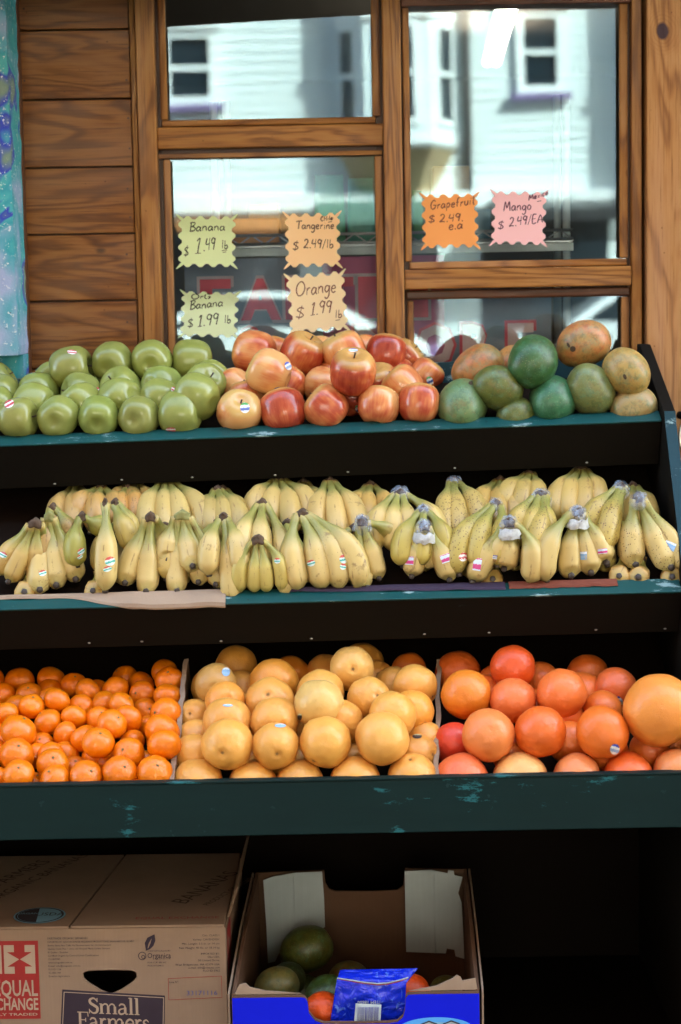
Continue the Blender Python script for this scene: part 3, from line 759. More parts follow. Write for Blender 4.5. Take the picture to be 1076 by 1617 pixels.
# loose cardboard: torn liners and bin dividers
def cardboard(name='cardboard', col=(0.28, 0.185, 0.115)):
    m, N, L, b = newmat(name)
    v = coords(N, L); st = noise_(N, L, coords(N, L, (140, 140, 4)), 2.0, 2); n = noise_(N, L, v, 14, 4)
    c = mixc(N, L, n, tuple(x * 0.8 for x in col), tuple(x * 1.15 for x in col)); c = mixc(N, L, math_(N, L, 'MULTIPLY', st, 0.25), c, tuple(x * 0.6 for x in col))
    L.new(c, b.inputs['Base Color']); b.inputs['Roughness'].default_value = 0.85; b.inputs['Specular IOR Level'].default_value = 0.2
    bump_(N, L, b, st, 0.25, 0.0008); return m
M['card'] = cardboard()
M['card_pale'] = cardboard('pale_cardboard', (0.34, 0.24, 0.165))
def divider(name, px_top, px_bot, lab):
    """torn corrugated sheet standing front to back in the lower shelf"""
    bot = at(px_bot, 1236, 3.105); e = empty(name, (bot.x, 3.3, bot.z - 0.03), lab, 'divider')
    top = at(px_top, 1044, 3.40)
    n = 40; V = []; F = []
    th = 0.0045
    for i in range(n + 1):
        k = i / n
        edge = bot.lerp(top, k) + Vector((0, 0, 0.003)); edge.x += noise.noise(Vector((k * 9, 1.7, px_top))) * 0.004; edge.y += noise.noise(Vector((k * 24, 5, px_top))) * 0.005
        base = Vector((edge.x, edge.y + 0.25, edge.z - 0.02)); pl = T3.P + T3.n * 0.004
        d = Vector((0, 0.9, -0.43))
        base = edge + Vector((0, 0.16, -0.10)) * (0.3 + 0.7 * k)
        s = (edge - pl).dot(T3.n)
        base = edge - T3.n * max(s, 0.0) + T3.v * 0.02
        V += [edge + Vector((-th / 2, 0, 0)), edge + Vector((th / 2, 0, 0)), base + Vector((th / 2, 0, 0)), base + Vector((-th / 2, 0, 0))]
    for i in range(n):
        a = 4 * i
        F += [(a, a + 4, a + 5, a + 1), (a + 1, a + 5, a + 6, a + 2), (a + 3, a + 2, a + 6, a + 7), (a, a + 3, a + 7, a + 4)]
    F += [(0, 1, 2, 3), (4 * n + 3, 4 * n + 2, 4 * n + 1, 4 * n)]
    mobj('sheet', V, F, M['card'], e, local=False)
    # frayed liner paper along the torn edge
    V2 = []; F2 = []
    for i in range(n + 1):
        k = i / n; p = Vector(V[4 * i]) ; q = Vector(V[4 * i + 1])
        w = 0.0025 + 0.004 * abs(noise.noise(Vector((k * 31, 9, px_top))))
        V2 += [p + Vector((-w * 0.8, -0.002, 0.001)), q + Vector((0.0008, -0.003 - w * 0.4, 0.0015 + w * 0.3)), q + Vector((0.001, -0.001, -0.002)), p + Vector((-0.0006, 0.0, -0.003))]
    for i in range(n):
        a = 4 * i; F2 += [(a, a + 4, a + 5, a + 1), (a + 1, a + 5, a + 6, a + 2), (a, a + 3, a + 7, a + 4)]
    mobj('torn_edge', V2, F2, M['card_pale'], e, local=False)
divider('cardboard_divider', 297, 272, 'torn cardboard divider between the tangerines and the oranges')
divider('cardboard_divider', 694, 690, 'torn cardboard divider between the oranges and the grapefruit')
def liner(pxs, edge, hang, lab, mat, t, name='cardboard_liner', seed=0.0):
    """sheet lying on the shelf edge; edge(k) = how far in from the front it ends, hang(k) = how far it droops over"""
    n = 60; V = []; F = []
    xs = [at(pxs[0] + (pxs[1] - pxs[0]) * i / n, 940, t.Y).x for i in range(n + 1)]
    e = empty(name, (sum(xs) / len(xs), t.Y + 0.05, t.zf(xs[n // 2])), lab, 'cardboard')
    c, sn = math.cos(R(25)), math.sin(R(25)); vv = Vector((0, c, sn)); nn = Vector((0, -sn, c))
    rows = []; th = 0.0022
    for x, i in zip(xs, range(n + 1)):
        O = Vector((x, t.Y, t.zf(x))) + nn * 0.0042; k = i / n
        w = noise.noise(Vector((k * 14, seed, 0.3))) * 0.6 + noise.noise(Vector((k * 60, seed, 2))) * 0.5
        h = hang(k); ed = edge(k) + (w * 0.003 if h <= 0 else 0.0)
        lift = nn * (0.003 * max(0, noise.noise(Vector((k * 7, seed + 4, 1)))) + 0.0004)
        hh = max(0.0006, h + w * 0.004 * (h > 0))
        rows.append([O + vv * 0.050 - nn * 0.0115, O + vv * 0.0372 + lift * 0.3, O + vv * (ed + 0.006) + lift, O + vv * ed + lift * 1.5,
                     O + vv * (ed - 0.0012) + lift * 1.2 - nn * hh * 0.5, O + vv * (ed - 0.0016) + lift - nn * hh])
    m = len(rows[0])
    for r_ in rows: V += r_
    off = len(V)
    for r_ in rows: V += [r_[j] + (nn * th if j < 4 else -vv * th + nn * 0.0004) for j in range(m)]
    for i in range(n):
        for j in range(m - 1):
            a = i * m + j; F.append((a, a + 1, a + m + 1, a + m)); F.append((off + a, off + a + m, off + a + m + 1, off + a + 1))
        a = i * m + m - 1; F.append((a, off + a, off + a + m, a + m))
        a = i * m; F.append((a, a + m, off + a + m, off + a))
    for i in (0, n):
        for j in range(m - 1):
            a = i * m + j; F.append((a, a + 1, off + a + 1, off + a))
    mobj('sheet', V, F, mat, e, local=False)
def sstep(a, b, x): t = max(0, min(1, (x - a) / (b - a))); return t * t * (3 - 2 * t)
liner((-60, 356), lambda k: 0.030 - 0.033 * sstep(0.36, 0.66, k), lambda k: 0.006 * sstep(0.55, 0.68, k), 'torn brown cardboard sheet folded over the shelf edge under the left bananas', M['card_pale'], T2, seed=1.0)
M['dark_card'] = cardboard('dark_printed_card', (0.045, 0.03, 0.055))
M['red_card'] = cardboard('red_brown_card', (0.18, 0.05, 0.03))
liner((450, 800), lambda k: 0.030 - 0.010 * k, lambda k: 0.0, 'dark printed cardboard strip on the shelf edge under the middle bananas', M['dark_card'], T2, seed=3.0)
liner((806, 978), lambda k: 0.022, lambda k: 0.0, 'reddish brown cardboard strip on the shelf edge under the right bananas', M['red_card'], T2, seed=5.0)
# ------------------------------------------------------------------ fruit: shapes of unit radius
def lathe_grid(fn, nu=32, nv=20):
    V = [fn(0.0, 0.0)]; F = []
    for j in range(1, nv):
        t = math.pi * j / nv
        for i in range(nu): V.append(fn(t, 2 * math.pi * i / nu))
    V.append(fn(math.pi, 0.0)); e = len(V) - 1
    for i in range(nu): F.append((0, 1 + i, 1 + (i + 1) % nu))
    for j in range(nv - 2):
        a = 1 + j * nu
        for i in range(nu):
            k = (i + 1) % nu; F.append((a + i, a + nu + i, a + nu + k, a + k))
    a = 1 + (nv - 2) * nu
    for i in range(nu): F.append((e, a + (i + 1) % nu, a + i))
    return V, F
def apple_fn(seed, tall=0.93, box_=0.80, lob=0.035):
    def f(t, p):
        s, c = math.sin(t), math.cos(t)
        rho = (max(s, 0.0)) ** box_; z = tall * (abs(c) ** 0.80) * (1 if c > 0 else -1)
        taper = 1.0 + 0.07 * c
        lobes = 1 + lob * math.cos(5 * p + seed) * (0.4 + 0.6 * max(0, -c)) + 0.025 * math.sin(2 * p + seed * 3)
        x = rho * taper * lobes
        if c > 0: z -= 0.26 * math.exp(-(x / 0.26) ** 2)
        else: z += 0.20 * math.exp(-(x / 0.24) ** 2)
        return Vector((x * math.cos(p), x * math.sin(p), z * (1 + 0.03 * math.sin(p + seed))))
    return f
def citrus_fn(seed, tall=0.97, dimple=0.05, nav=0.0, lump=0.02, pleat=0.0, neck=0.0):
    def f(t, p):
        d = Vector((math.sin(t) * math.cos(p), math.sin(t) * math.sin(p), math.cos(t)))
        r = 1 + lump * noise.noise(d * 1.7 + Vector((seed, 0, 0))) * 1.6 + lump * 0.4 * noise.noise(d * 5 + Vector((0, seed, 0)))
        s = math.sin(t)
        if pleat: r += pleat * math.cos(9 * p + seed) * math.exp(-(s / 0.35) ** 2) * (s > 0.02)
        q = Vector((d.x * r, d.y * r, d.z * r * tall))
        if d.z > 0: q.z -= dimple * math.exp(-(s / 0.22) ** 2); q.z += neck * math.exp(-(s / 0.5) ** 2)
        else: q.z += (dimple + nav * 0.1) * math.exp(-(s / 0.16) ** 2) - nav * 0.06 * math.exp(-((s - 0.2) / 0.07) ** 2)
        return q
    return f
def mango_fn(seed):
    def f(t, p):
        d = Vector((math.sin(t) * math.cos(p), math.sin(t) * math.sin(p), math.cos(t)))
        q = Vector((d.x * 0.90, d.y * 0.95, d.z * 1.09))
        q.x += 0.10 * (1 - d.z * d.z) * d.z + 0.05 * d.z * d.z
        k = 1 + 0.06 * d.z + 0.02 * noise.noise(d * 1.5 + Vector((seed, 1, 0)))
        q = Vector((q.x * k, q.y * k, q.z))
        if d.z > 0: q.z -= 0.06 * math.exp(-(math.sin(t) / 0.16) ** 2)
        return q
    return f
TEMPL = {}
def template(kind, var, fn, nu=32, nv=20):
    V, F = lathe_grid(fn, nu, nv)
    me = bpy.data.meshes.new(kind); me.from_pydata([tuple(v) for v in V], [], F)
    me.polygons.foreach_set('use_smooth', [True] * len(me.polygons))
    TEMPL[(kind, var)] = (me, V, F)
for i in range(4):
    template('green_apple', i, apple_fn(i * 1.9, 0.92, 0.64)); template('red_apple', i, apple_fn(i * 2.3 + 1, 0.94, 0.72))
    template('mango', i, mango_fn(i * 3.1)); template('tangerine', i, citrus_fn(i * 2.7, 0.87, 0.06, 0, 0.03, 0.02))
    template('orange', i, citrus_fn(i * 4.3, 0.98, 0.035, 1.0, 0.035)); template('grapefruit', i, citrus_fn(i * 5.7, 0.96, 0.04, 0, 0.025))

# ---- skins
def skin_common(name, rough=0.35, coat=0.0):
    m, N, L, b = newmat(name)
    oi = N.new('ShaderNodeObjectInfo'); v = coords(N, L)
    b.inputs['Roughness'].default_value = rough; b.inputs['Coat Weight'].default_value = coat; b.inputs['Coat Roughness'].default_value = 0.25
    return m, N, L, b, oi, v
m, N, L, b, oi, v = skin_common('green_apple_skin', 0.22)
n = noise_(N, L, v, 1.6, 3); sp = N.new('ShaderNodeTexVoronoi'); sp.inputs['Scale'].default_value = 9.0; L.new(v, sp.inputs['Vector'])
c = mixc(N, L, n, (0.185, 0.215, 0.042), (0.31, 0.33, 0.085))
c = mixc(N, L, 1.0, c, oi.outputs['Color'], 'MULTIPLY')
c = mixc(N, L, ramp(N, L, sp.outputs['Distance'], [(0.05, (0.55,) * 3), (0.11, (0, 0, 0))]), c, (0.42, 0.42, 0.2))
ax = N.new('ShaderNodeSeparateXYZ'); tcx = N.new('ShaderNodeTexCoord'); L.new(tcx.outputs['Object'], ax.inputs[0])
L.new(c, b.inputs['Base Color']); M['green_apple'] = m
m, N, L, b, oi, v = skin_common('red_apple_skin', 0.20)
tc = N.new('ShaderNodeTexCoord'); sx = N.new('ShaderNodeSeparateXYZ'); L.new(tc.outputs['Object'], sx.inputs[0])
ang = math_(N, L, 'ARCTAN2', sx.outputs[0], sx.outputs[1])
cb = N.new('ShaderNodeCombineXYZ'); L.new(math_(N, L, 'MULTIPLY', ang, 5.0), cb.inputs[0]); L.new(math_(N, L, 'MULTIPLY', sx.outputs[2], 0.7), cb.inputs[1]); L.new(math_(N, L, 'MULTIPLY', oi.outputs['Random'], 40.0), cb.inputs[2])
stripe = noise_(N, L, cb.outputs[0], 1.7, 5, 0.65); patch = noise_(N, L, v, 0.9, 2)
f = math_(N, L, 'ADD', math_(N, L, 'MULTIPLY', stripe, 0.36), math_(N, L, 'MULTIPLY', patch, 1.0))
f = math_(N, L, 'ADD', f, math_(N, L, 'SUBTRACT', oi.outputs['Alpha'], 0.88))
c = ramp(N, L, f, [(0.30, (0.66, 0.33, 0.12)), (0.46, (0.60, 0.20, 0.065)), (0.68, (0.42, 0.065, 0.026)), (0.95, (0.22, 0.014, 0.008))])
sp = N.new('ShaderNodeTexVoronoi'); sp.inputs['Scale'].default_value = 10.0; L.new(v, sp.inputs['Vector'])
c = mixc(N, L, ramp(N, L, sp.outputs['Distance'], [(0.04, (0.6,) * 3), (0.09, (0, 0, 0))]), c, (0.75, 0.48, 0.22))
stem = ramp(N, L, sx.outputs[2], [(0.60, (0, 0, 0)), (0.80, (0.6, 0.6, 0.6))])
c = mixc(N, L, stem, c, (0.50, 0.36, 0.10))
L.new(c, b.inputs['Base Color']); M['red_apple'] = m
m, N, L, b, oi, v = skin_common('mango_skin', 0.40)
n = noise_(N, L, v, 1.0, 6, 0.62); n2 = noise_(N, L, v, 2.4, 6, 0.7)
blush = math_(N, L, 'ADD', math_(N, L, 'MULTIPLY', n, 1.0), math_(N, L, 'SUBTRACT', oi.outputs['Alpha'], 0.5))
grn = mixc(N, L, n2, oi.outputs['Color'], mixc(N, L, 1.0, oi.outputs['Color'], (1.5, 1.15, 0.8), 'MULTIPLY'))
c = mixc(N, L, ramp(N, L, blush, [(0.50, (0, 0, 0)), (1.0, (1, 1, 1))]), grn, (0.50, 0.15, 0.04))
bl = noise_(N, L, coords(N, L, (1, 1, 1)), 2.6, 8, 0.8)
c = mixc(N, L, math_(N, L, 'MULTIPLY', ramp(N, L, bl, [(0.50, (0, 0, 0)), (0.62, (1, 1, 1))]), 0.45), c, (0.10, 0.24, 0.14))
dk = noise_(N, L, v, 3.2, 6, 0.72)
c = mixc(N, L, ramp(N, L, dk, [(0.48, (0, 0, 0)), (0.60, (0.55,) * 3)]), c, mixc(N, L, 1.0, c, (0.30, 0.42, 0.40), 'MULTIPLY'))
rd = noise_(N, L, coords(N, L), 2.0, 6, 0.7)
c = mixc(N, L, math_(N, L, 'MULTIPLY', ramp(N, L, rd, [(0.52, (0, 0, 0)), (0.66, (0.6,) * 3)]), oi.outputs['Alpha']), c, (0.36, 0.07, 0.025))
sp = noise_(N, L, v, 7.0, 5, 0.75)
c = mixc(N, L, ramp(N, L, sp, [(0.66, (0, 0, 0)), (0.72, (0.7,) * 3)]), c, (0.03, 0.02, 0.012))
fs = N.new('ShaderNodeTexVoronoi'); fs.inputs['Scale'].default_value = 12.0; L.new(v, fs.inputs['Vector'])
c = mixc(N, L, ramp(N, L, fs.outputs['Distance'], [(0.08, (0.6,) * 3), (0.15, (0, 0, 0))]), c, (0.45, 0.42, 0.2))
L.new(c, b.inputs['Base Color']); M['mango'] = m
def citrus_mat(name, pore, bstr, rough, blotch):
    m, N, L, b, oi, v = skin_common(name, rough)
    n = noise_(N, L, v, 1.3, 3); c = oi.outputs['Color']
    c = mixc(N, L, n, mixc(N, L, 1.0, c, (0.90, 0.80, 0.65), 'MULTIPLY'), mixc(N, L, 1.0, c, (1.05, 1.08, 1.15), 'MULTIPLY'))
    st = noise_(N, L, v, 3.0, 6, 0.7)
    c = mixc(N, L, ramp(N, L, st, [(0.66, (0, 0, 0)), (0.74, (blotch,) * 3)]), c, (0.30, 0.16, 0.05))
    vo = N.new('ShaderNodeTexVoronoi'); vo.inputs['Scale'].default_value = pore; L.new(v, vo.inputs['Vector'])
    dots = ramp(N, L, vo.outputs['Distance'], [(0.10, (0.35,) * 3), (0.35, (0, 0, 0))])
    c = mixc(N, L, dots, c, mixc(N, L, 1.0, c, (0.75, 0.6, 0.5), 'MULTIPLY'))
    L.new(c, b.inputs['Base Color'])
    h = math_(N, L, 'ADD', math_(N, L, 'MINIMUM', vo.outputs['Distance'], 0.4), math_(N, L, 'MULTIPLY', noise_(N, L, v, 4.0, 2), 0.30))
    bump_(N, L, b, h, bstr, 0.02); b.inputs['Subsurface Weight'].default_value = 0.0
    return m
M['tangerine'] = citrus_mat('tangerine_peel', 16, 0.20, 0.26, 0.18)
M['orange'] = citrus_mat('orange_peel', 26, 0.26, 0.33, 0.18)
M['grapefruit'] = citrus_mat('grapefruit_peel', 26, 0.26, 0.32, 0.25)
M['stem'] = plain('fruit_stem', (0.06, 0.035, 0.015), 0.8)
M['calyx'] = plain('calyx_green', (0.09, 0.11, 0.03), 0.7)
M['navel'] = plain('navel_scar', (0.30, 0.16, 0.05), 0.8, var=0.4, scale=300)

# ---- small shared parts
stem_me = tube('stem', [(0, 0, 0.50), (0.01, 0, 0.80), (0.04, 0.01, 0.98)], [0.045, 0.035, 0.045], M['stem'], seg=6).data
bpy.data.objects.remove(bpy.data.objects['stem'])
def star_mesh(n, r0, r1, z, dz, mat, nm):
    V = [(0, 0, z + dz)]; 
    for k in range(2 * n):
        w = math.pi * k / n; r = r0 if k % 2 else r1; V.append((r * math.cos(w), r * math.sin(w), z))
    F = [(0, 1 + k, 1 + (k + 1) % (2 * n)) for k in range(2 * n)]
    me = bpy.data.meshes.new(nm); me.from_pydata(V, [], F); me.materials.append(mat); return me
calyx_me = star_mesh(5, 0.05, 0.13, 0.84, 0.035, M['calyx'], 'calyx')
navel_me = star_mesh(7, 0.04, 0.10, -0.93, 0.02, M['navel'], 'navel')
eye_me = star_mesh(5, 0.05, 0.13, -0.66, -0.05, M['stem'], 'blossom_end')
knob_me = star_mesh(6, 0.06, 0.085, 1.075, 0.02, M['stem'], 'stem_scar')

ORD = ['first', 'second', 'third', 'fourth', 'fifth', 'sixth', 'seventh', 'eighth', 'ninth', 'tenth', 'eleventh', 'twelfth', 'thirteenth', 'fourteenth']
FRUIT = {}
def place_pile(kind, T, rows, adj, where, group, cat, color_fn, axis_fn, mul=1.0):
    """rows: list of (row phrase, [(px, py, diameter_px, level[, opts]) ...]); level = layer above the shelf, in radii"""
    items = []
    for phrase, L in rows:
        L2 = sorted(L, key=lambda q: q[0])
        for i, q in enumerate(L2):
            px, py, d, lev = q[:4]; d *= mul; opt = q[4] if len(q) > 4 else {}
            Yg = T.Y + 0.1
            for _ in range(4):
                r = d / 2 * Yg / FPX
                p = on_plane(px, py, T.P + T.n * (r * (1 + lev) * 0.985), T.n); Yg = p.y
            items.append(dict(p=p, x0=p.x, r=r, px=px, py=py, lev=lev, opt=opt, n=len(L2), i=i, phrase=phrase))
    # relax: fruit that overlap slide apart along their own sight line (or sideways when level with each other)
    for it in range(80):
        for a in range(len(items)):
            A = items[a]
            for b2 in range(a + 1, len(items)):
                B = items[b2]; d = B['p'] - A['p']; dist = d.length; need = (A['r'] + B['r']) * (0.97 if kind == 'mango' else 0.96)
                if dist < need and dist > 1e-6:
                    k = (need - dist); u = (A['p'] - CO).normalized(); al = d.dot(u)
                    if abs(al) > 0.30 * dist:
                        s_ = min(k * 0.35 / max(abs(al) / dist, 0.5), 0.006) * (1 if al > 0 else -1)
                        A['p'] -= (A['p'] - CO).normalized() * s_; B['p'] += (B['p'] - CO).normalized() * s_
                    else:
                        s_ = k * 0.3 * (1 if d.x > 0 else -1); A['p'].x -= s_; B['p'].x += s_
        for A in items:
            s = (A['p'] - T.P).dot(T.n) - A['r'] * 0.97
            u = (A['p'] - CO).normalized()
            A['p'].x = max(A['x0'] - 0.30 * A['r'], min(A['x0'] + 0.30 * A['r'], A['p'].x))
            if A['p'].x > XS - A['r'] * 0.97: A['p'].x = XS - A['r'] * 0.97
            if s < 0: A['p'] += u * min(0.02, s / abs(u.dot(T.n)) * 0.6) if u.dot(T.n) > 0 else u * max(-0.02, s / abs(u.dot(T.n)) * 0.6)
            if A['p'].y < T.Y + 0.02 + A['r'] * 0.80: A['p'] += u * (T.Y + 0.02 + A['r'] * 0.80 - A['p'].y)
    out = []
    for A in items:
        me0, V, F = TEMPL[(kind, rnd.randrange(4))]
        key = kind + '_m'
        me = me0
        if not me.materials: me.materials.append(M[kind])
        o = bpy.data.objects.new(cat.replace(' ', '_'), me); COL.objects.link(o)
        ax = A['opt'].get('axis') or axis_fn(A)
        ax = Vector(ax).normalized()
        q = Vector((0, 0, 1)).rotation_difference(ax).to_matrix() @ Matrix.Rotation(rnd.uniform(0, 6.28), 3, 'Z')
        o.rotation_euler = q.to_euler(); o.location = A['p']; o.scale = (A['r'],) * 3
        if 'scale' in A['opt']: o.scale = tuple(A['r'] * k for k in A['opt']['scale'])
        o.color = A['opt'].get('color') or color_fn(A)
        pos = ('only one' if A['n'] == 1 else (f"{ORD[A['i']]} from left" if A['i'] < A['n'] - 1 or A['n'] < 3 else 'rightmost'))
        lab = A['opt'].get('label') or f"{A['opt'].get('adj', adj)}, {pos} in the {A['phrase']} {where}"
        lab = lab.replace('red and yellow apple', 'red apple')
        tag(o, lab, cat, group)
        A['o'] = o; A['M'] = Matrix.LocRotScale(o.location, o.rotation_euler, o.scale); A['V'] = V; A['F'] = F
        out.append(A)
    FRUIT[kind] = FRUIT.get(kind, []) + out
    return out
def fill_layer(kind, T, x0, x1, depth, r, where, group, cat, color_fn, step=2.0):
    """the layer of fruit on the shelf itself, glimpsed through the gaps of the heap"""
    rows = []; j = 0; v = 0.9 * r + 0.01
    while v < depth:
        L = []; x = x0 + r + (r if j % 2 else 0.0)
        while x < x1 - r:
            P = T.P + T.u * (x - T.P.x) + T.v * v + T.n * r * 0.985 + Vector((rnd.uniform(-.1, .1) * r, 0, 0))
            if all((P - A['p']).length > 0.62 * (r + A['r']) for A in FRUIT.get(kind, [])): L.append(P)
            x += r * step
        rows.append(L); j += 1; v += r * step * 0.9
    for j, L in enumerate(rows):
        for i, P in enumerate(L):
            me, V, F = TEMPL[(kind, rnd.randrange(4))]
            o = bpy.data.objects.new(cat.replace(' ', '_'), me); COL.objects.link(o); o.location = P; o.scale = (r,) * 3
            o.rotation_euler = (rnd.uniform(-1, 1), rnd.uniform(-1, 1), rnd.uniform(0, 6)); o.color = color_fn(None)
            tag(o, f"shaded {cat} under the heap, {ORD[min(i, 13)]} in {ORD[min(j, 13)]} bottom row {where}", cat, group)
            FRUIT[kind].append(dict(o=o, p=P, r=r, px=-999, py=-999, M=Matrix.LocRotScale(o.location, o.rotation_euler, o.scale), V=V, F=F, fill=True))
def kid(A, name, me):
    o = bpy.data.objects.new(name, me); link(o, A['o']); return o

# ---- stickers: small printed discs pressed onto the skin
def sticker_mat(name, a, b_, mid, off=0.25):
    m, N, L, bs = newmat(name)
    uv = N.new('ShaderNodeUVMap'); s = N.new('ShaderNodeSeparateXYZ'); L.new(uv.outputs[0], s.inputs[0])
    n = noise_(N, L, uv.outputs[0], 7.0, 3)
    y = math_(N, L, 'ADD', s.outputs[1], math_(N, L, 'MULTIPLY', math_(N, L, 'SUBTRACT', n, 0.5), 0.25))
    c = ramp(N, L, y, [(0.0, a), (off, mid), (0.5, a), (1 - off, b_), (0.97, a)], 'CONSTANT')
    L.new(c, bs.inputs['Base Color']); bs.inputs['Roughness'].default_value = 0.35; return m
W_ = (0.78, 0.78, 0.75)
M['st_red'] = sticker_mat('white_red_sticker', W_, (0.5, 0.03, 0.03), (0.55, 0.05, 0.06))
M['st_blue'] = sticker_mat('white_blue_sticker', W_, (0.03, 0.06, 0.4), (0.25, 0.38, 0.6))
M['st_green'] = sticker_mat('white_green_sticker', W_, (0.10, 0.42, 0.12), (0.08, 0.12, 0.35))
M['st_dark'] = sticker_mat('dark_sticker', (0.02, 0.02, 0.03), (0.5, 0.6, 0.4), (0.03, 0.04, 0.05))
M['st_sky'] = sticker_mat('sky_blue_sticker', (0.22, 0.40, 0.62), (0.7, 0.75, 0.8), (0.30, 0.46, 0.66))
M['st_pink'] = sticker_mat('pink_blue_sticker', (0.62, 0.72, 0.86), (0.62, 0.06, 0.16), (0.6, 0.05, 0.22), 0.12)
M['st_teal'] = sticker_mat('teal_red_sticker', (0.62, 0.72, 0.66), (0.55, 0.07, 0.05), (0.05, 0.38, 0.30), 0.30)
def press_on(verts, faces, px, py, w, h, ang, mat, parent, Minv, shape='oval', name='sticker', lift=0.0005):
    bv = BVHTree.FromPolygons(verts, faces)
    V = []; F = []; UV = []; nr = 4; ns = 16
    ca, sa = math.cos(ang), math.sin(ang)
    def add(u, v2):
        x = px + (u * w / 2) * ca - (v2 * h / 2) * sa; y = py - ((u * w / 2) * sa + (v2 * h / 2) * ca)
        d = ray(x, y).normalized(); hit = bv.ray_cast(CO, d)
        if hit[0] is None: return None
        nn = hit[1] if hit[1].dot(d) < 0 else -hit[1]
        V.append(Minv @ (hit[0] + nn * lift)); UV.append((u * 0.5 + 0.5, v2 * 0.5 + 0.5)); return True
    grid = []
    if shape == 'oval':
        if add(0, 0) is None: return None
        for j in range(1, nr + 1):
            for i in range(ns):
                a = 2 * math.pi * i / ns
                if add(j / nr * math.cos(a), j / nr * math.sin(a)) is None: return None
        F = [(0, 1 + i, 1 + (i + 1) % ns) for i in range(ns)]
        for j in range(nr - 1):
            for i in range(ns):
                k = (i + 1) % ns; a = 1 + j * ns; F.append((a + i, a + ns + i, a + ns + k, a + k))
    else:
        g = 6
        for j in range(g + 1):
            for i in range(g + 1):
                if add(-1 + 2 * i / g, -1 + 2 * j / g) is None: return None
        F = [(j * (g + 1) + i, j * (g + 1) + i + 1, (j + 1) * (g + 1) + i + 1, (j + 1) * (g + 1) + i) for j in range(g) for i in range(g)]
    return mobj(name, V, F, mat, parent, smooth=True, uvs=UV)
def fruit_sticker(kind, px, py, w, h, ang, mat, shape='oval'):
    best = min(FRUIT[kind], key=lambda A: (A['px'] - px) ** 2 + (A['py'] - py) ** 2 - 0.0)
    # take the front-most fruit hit by the ray
    d = ray(px, py).normalized(); hitA = None; hd = 1e9
    for A in FRUIT[kind]:
        oc = A['p'] - CO; tca = oc.dot(d); d2 = oc.dot(oc) - tca * tca
        if d2 < (A['r'] * 0.95) ** 2 and tca < hd: hd = tca; hitA = A
    A = hitA or best
    verts = [A['M'] @ v for v in A['V']]
    press_on(verts, A['F'], px, py, w, h, ang, mat, A['o'], A['M'].inverted(), shape)

# ---- green apples
def jit(c, s=0.06, a=1.0):
    k = rnd.uniform(-s, s); return (min(1, c[0] * (1 + k + rnd.uniform(-s, s) * 0.4)), min(1, c[1] * (1 + k + rnd.uniform(-s, s) * 0.4)), min(1, c[2] * (1 + k)), a)
def side_axis(A):
    w = rnd.uniform(0, 6.28); return (math.cos(w), math.sin(w) * 0.7 + 0.35, rnd.uniform(-0.35, 0.35))
place_pile('green_apple', T1, [
    ('front row', [(-29, 663, 62, 0), (31, 661, 64, 0, dict(axis=(1, -0.2, 0.1))), (93, 659, 64, 0, dict(axis=(0.1, 1, 0.2))), (154, 659, 63, 0, dict(axis=(0, 1, 0.3))), (216, 659, 64, 0, dict(axis=(0.2, 1, 0.1))), (279, 653, 68, 0, dict(axis=(-1, 0.25, 0.0)))]),
    ('second row', [(-10, 640, 62, 0.1), (50, 637, 64, 0.1), (128, 639, 64, 0), (192, 629, 64, 0.15), (253, 630, 62, 0.1), (311, 627, 69, 0.25, dict(axis=(-0.9, 0.5, 0.35)))]),
    ('third row', [(0, 622, 60, 0.1), (68, 620, 62, 0.1), (131, 621, 62, 0), (191, 613, 62, 0.1), (253, 610, 62, 0.1), (323, 607, 60, 0.3)]),
    ('back row on top', [(106, 582, 69, 0.75, dict(axis=(1, -0.1, 0.15))), (171, 573, 62, 0.9, dict(axis=(0.2, 1, 0.2))), (232, 570, 62, 0.9, dict(axis=(0, 1, 0.2))), (298, 570, 66, 0.85, dict(axis=(-1, -0.1, 0.0))), (333, 598, 58, 0.35)]),
    ('hidden back row', [(84, 601, 58, 0), (146, 598, 58, 0), (205, 597, 58, 0), (264, 596, 58, 0)]),
    ], 'green apple', 'on the top shelf', 'green apples heaped on the top shelf', 'green apple', lambda A: jit((1, 1, 1), 0.12), side_axis, mul=1.05)
fill_layer('green_apple', T1, -0.70, at(345, 650, 3.55).x, 0.24, 0.036, 'of the top shelf', 'green apples heaped on the top shelf', 'green apple', lambda A: jit((1, 1, 1), 0.12))
for A in FRUIT['green_apple']: kid(A, 'stem', stem_me); kid(A, 'blossom_end', eye_me)
for px, py, w, h, an in ((15, 638, 16, 12, 0.5), (114, 556, 15, 7, -0.1), (142, 562, 8, 15, -0.3), (272, 552, 9, 14, -0.7), (270, 679, 16, 9, 0), (155, 618, 6, 14, 0.2), (274, 615, 8, 8, -0.5), (134, 684, 8, 7, -0.6)):
    fruit_sticker('green_apple', px, py, w, h, an, M['st_red'], 'oval')
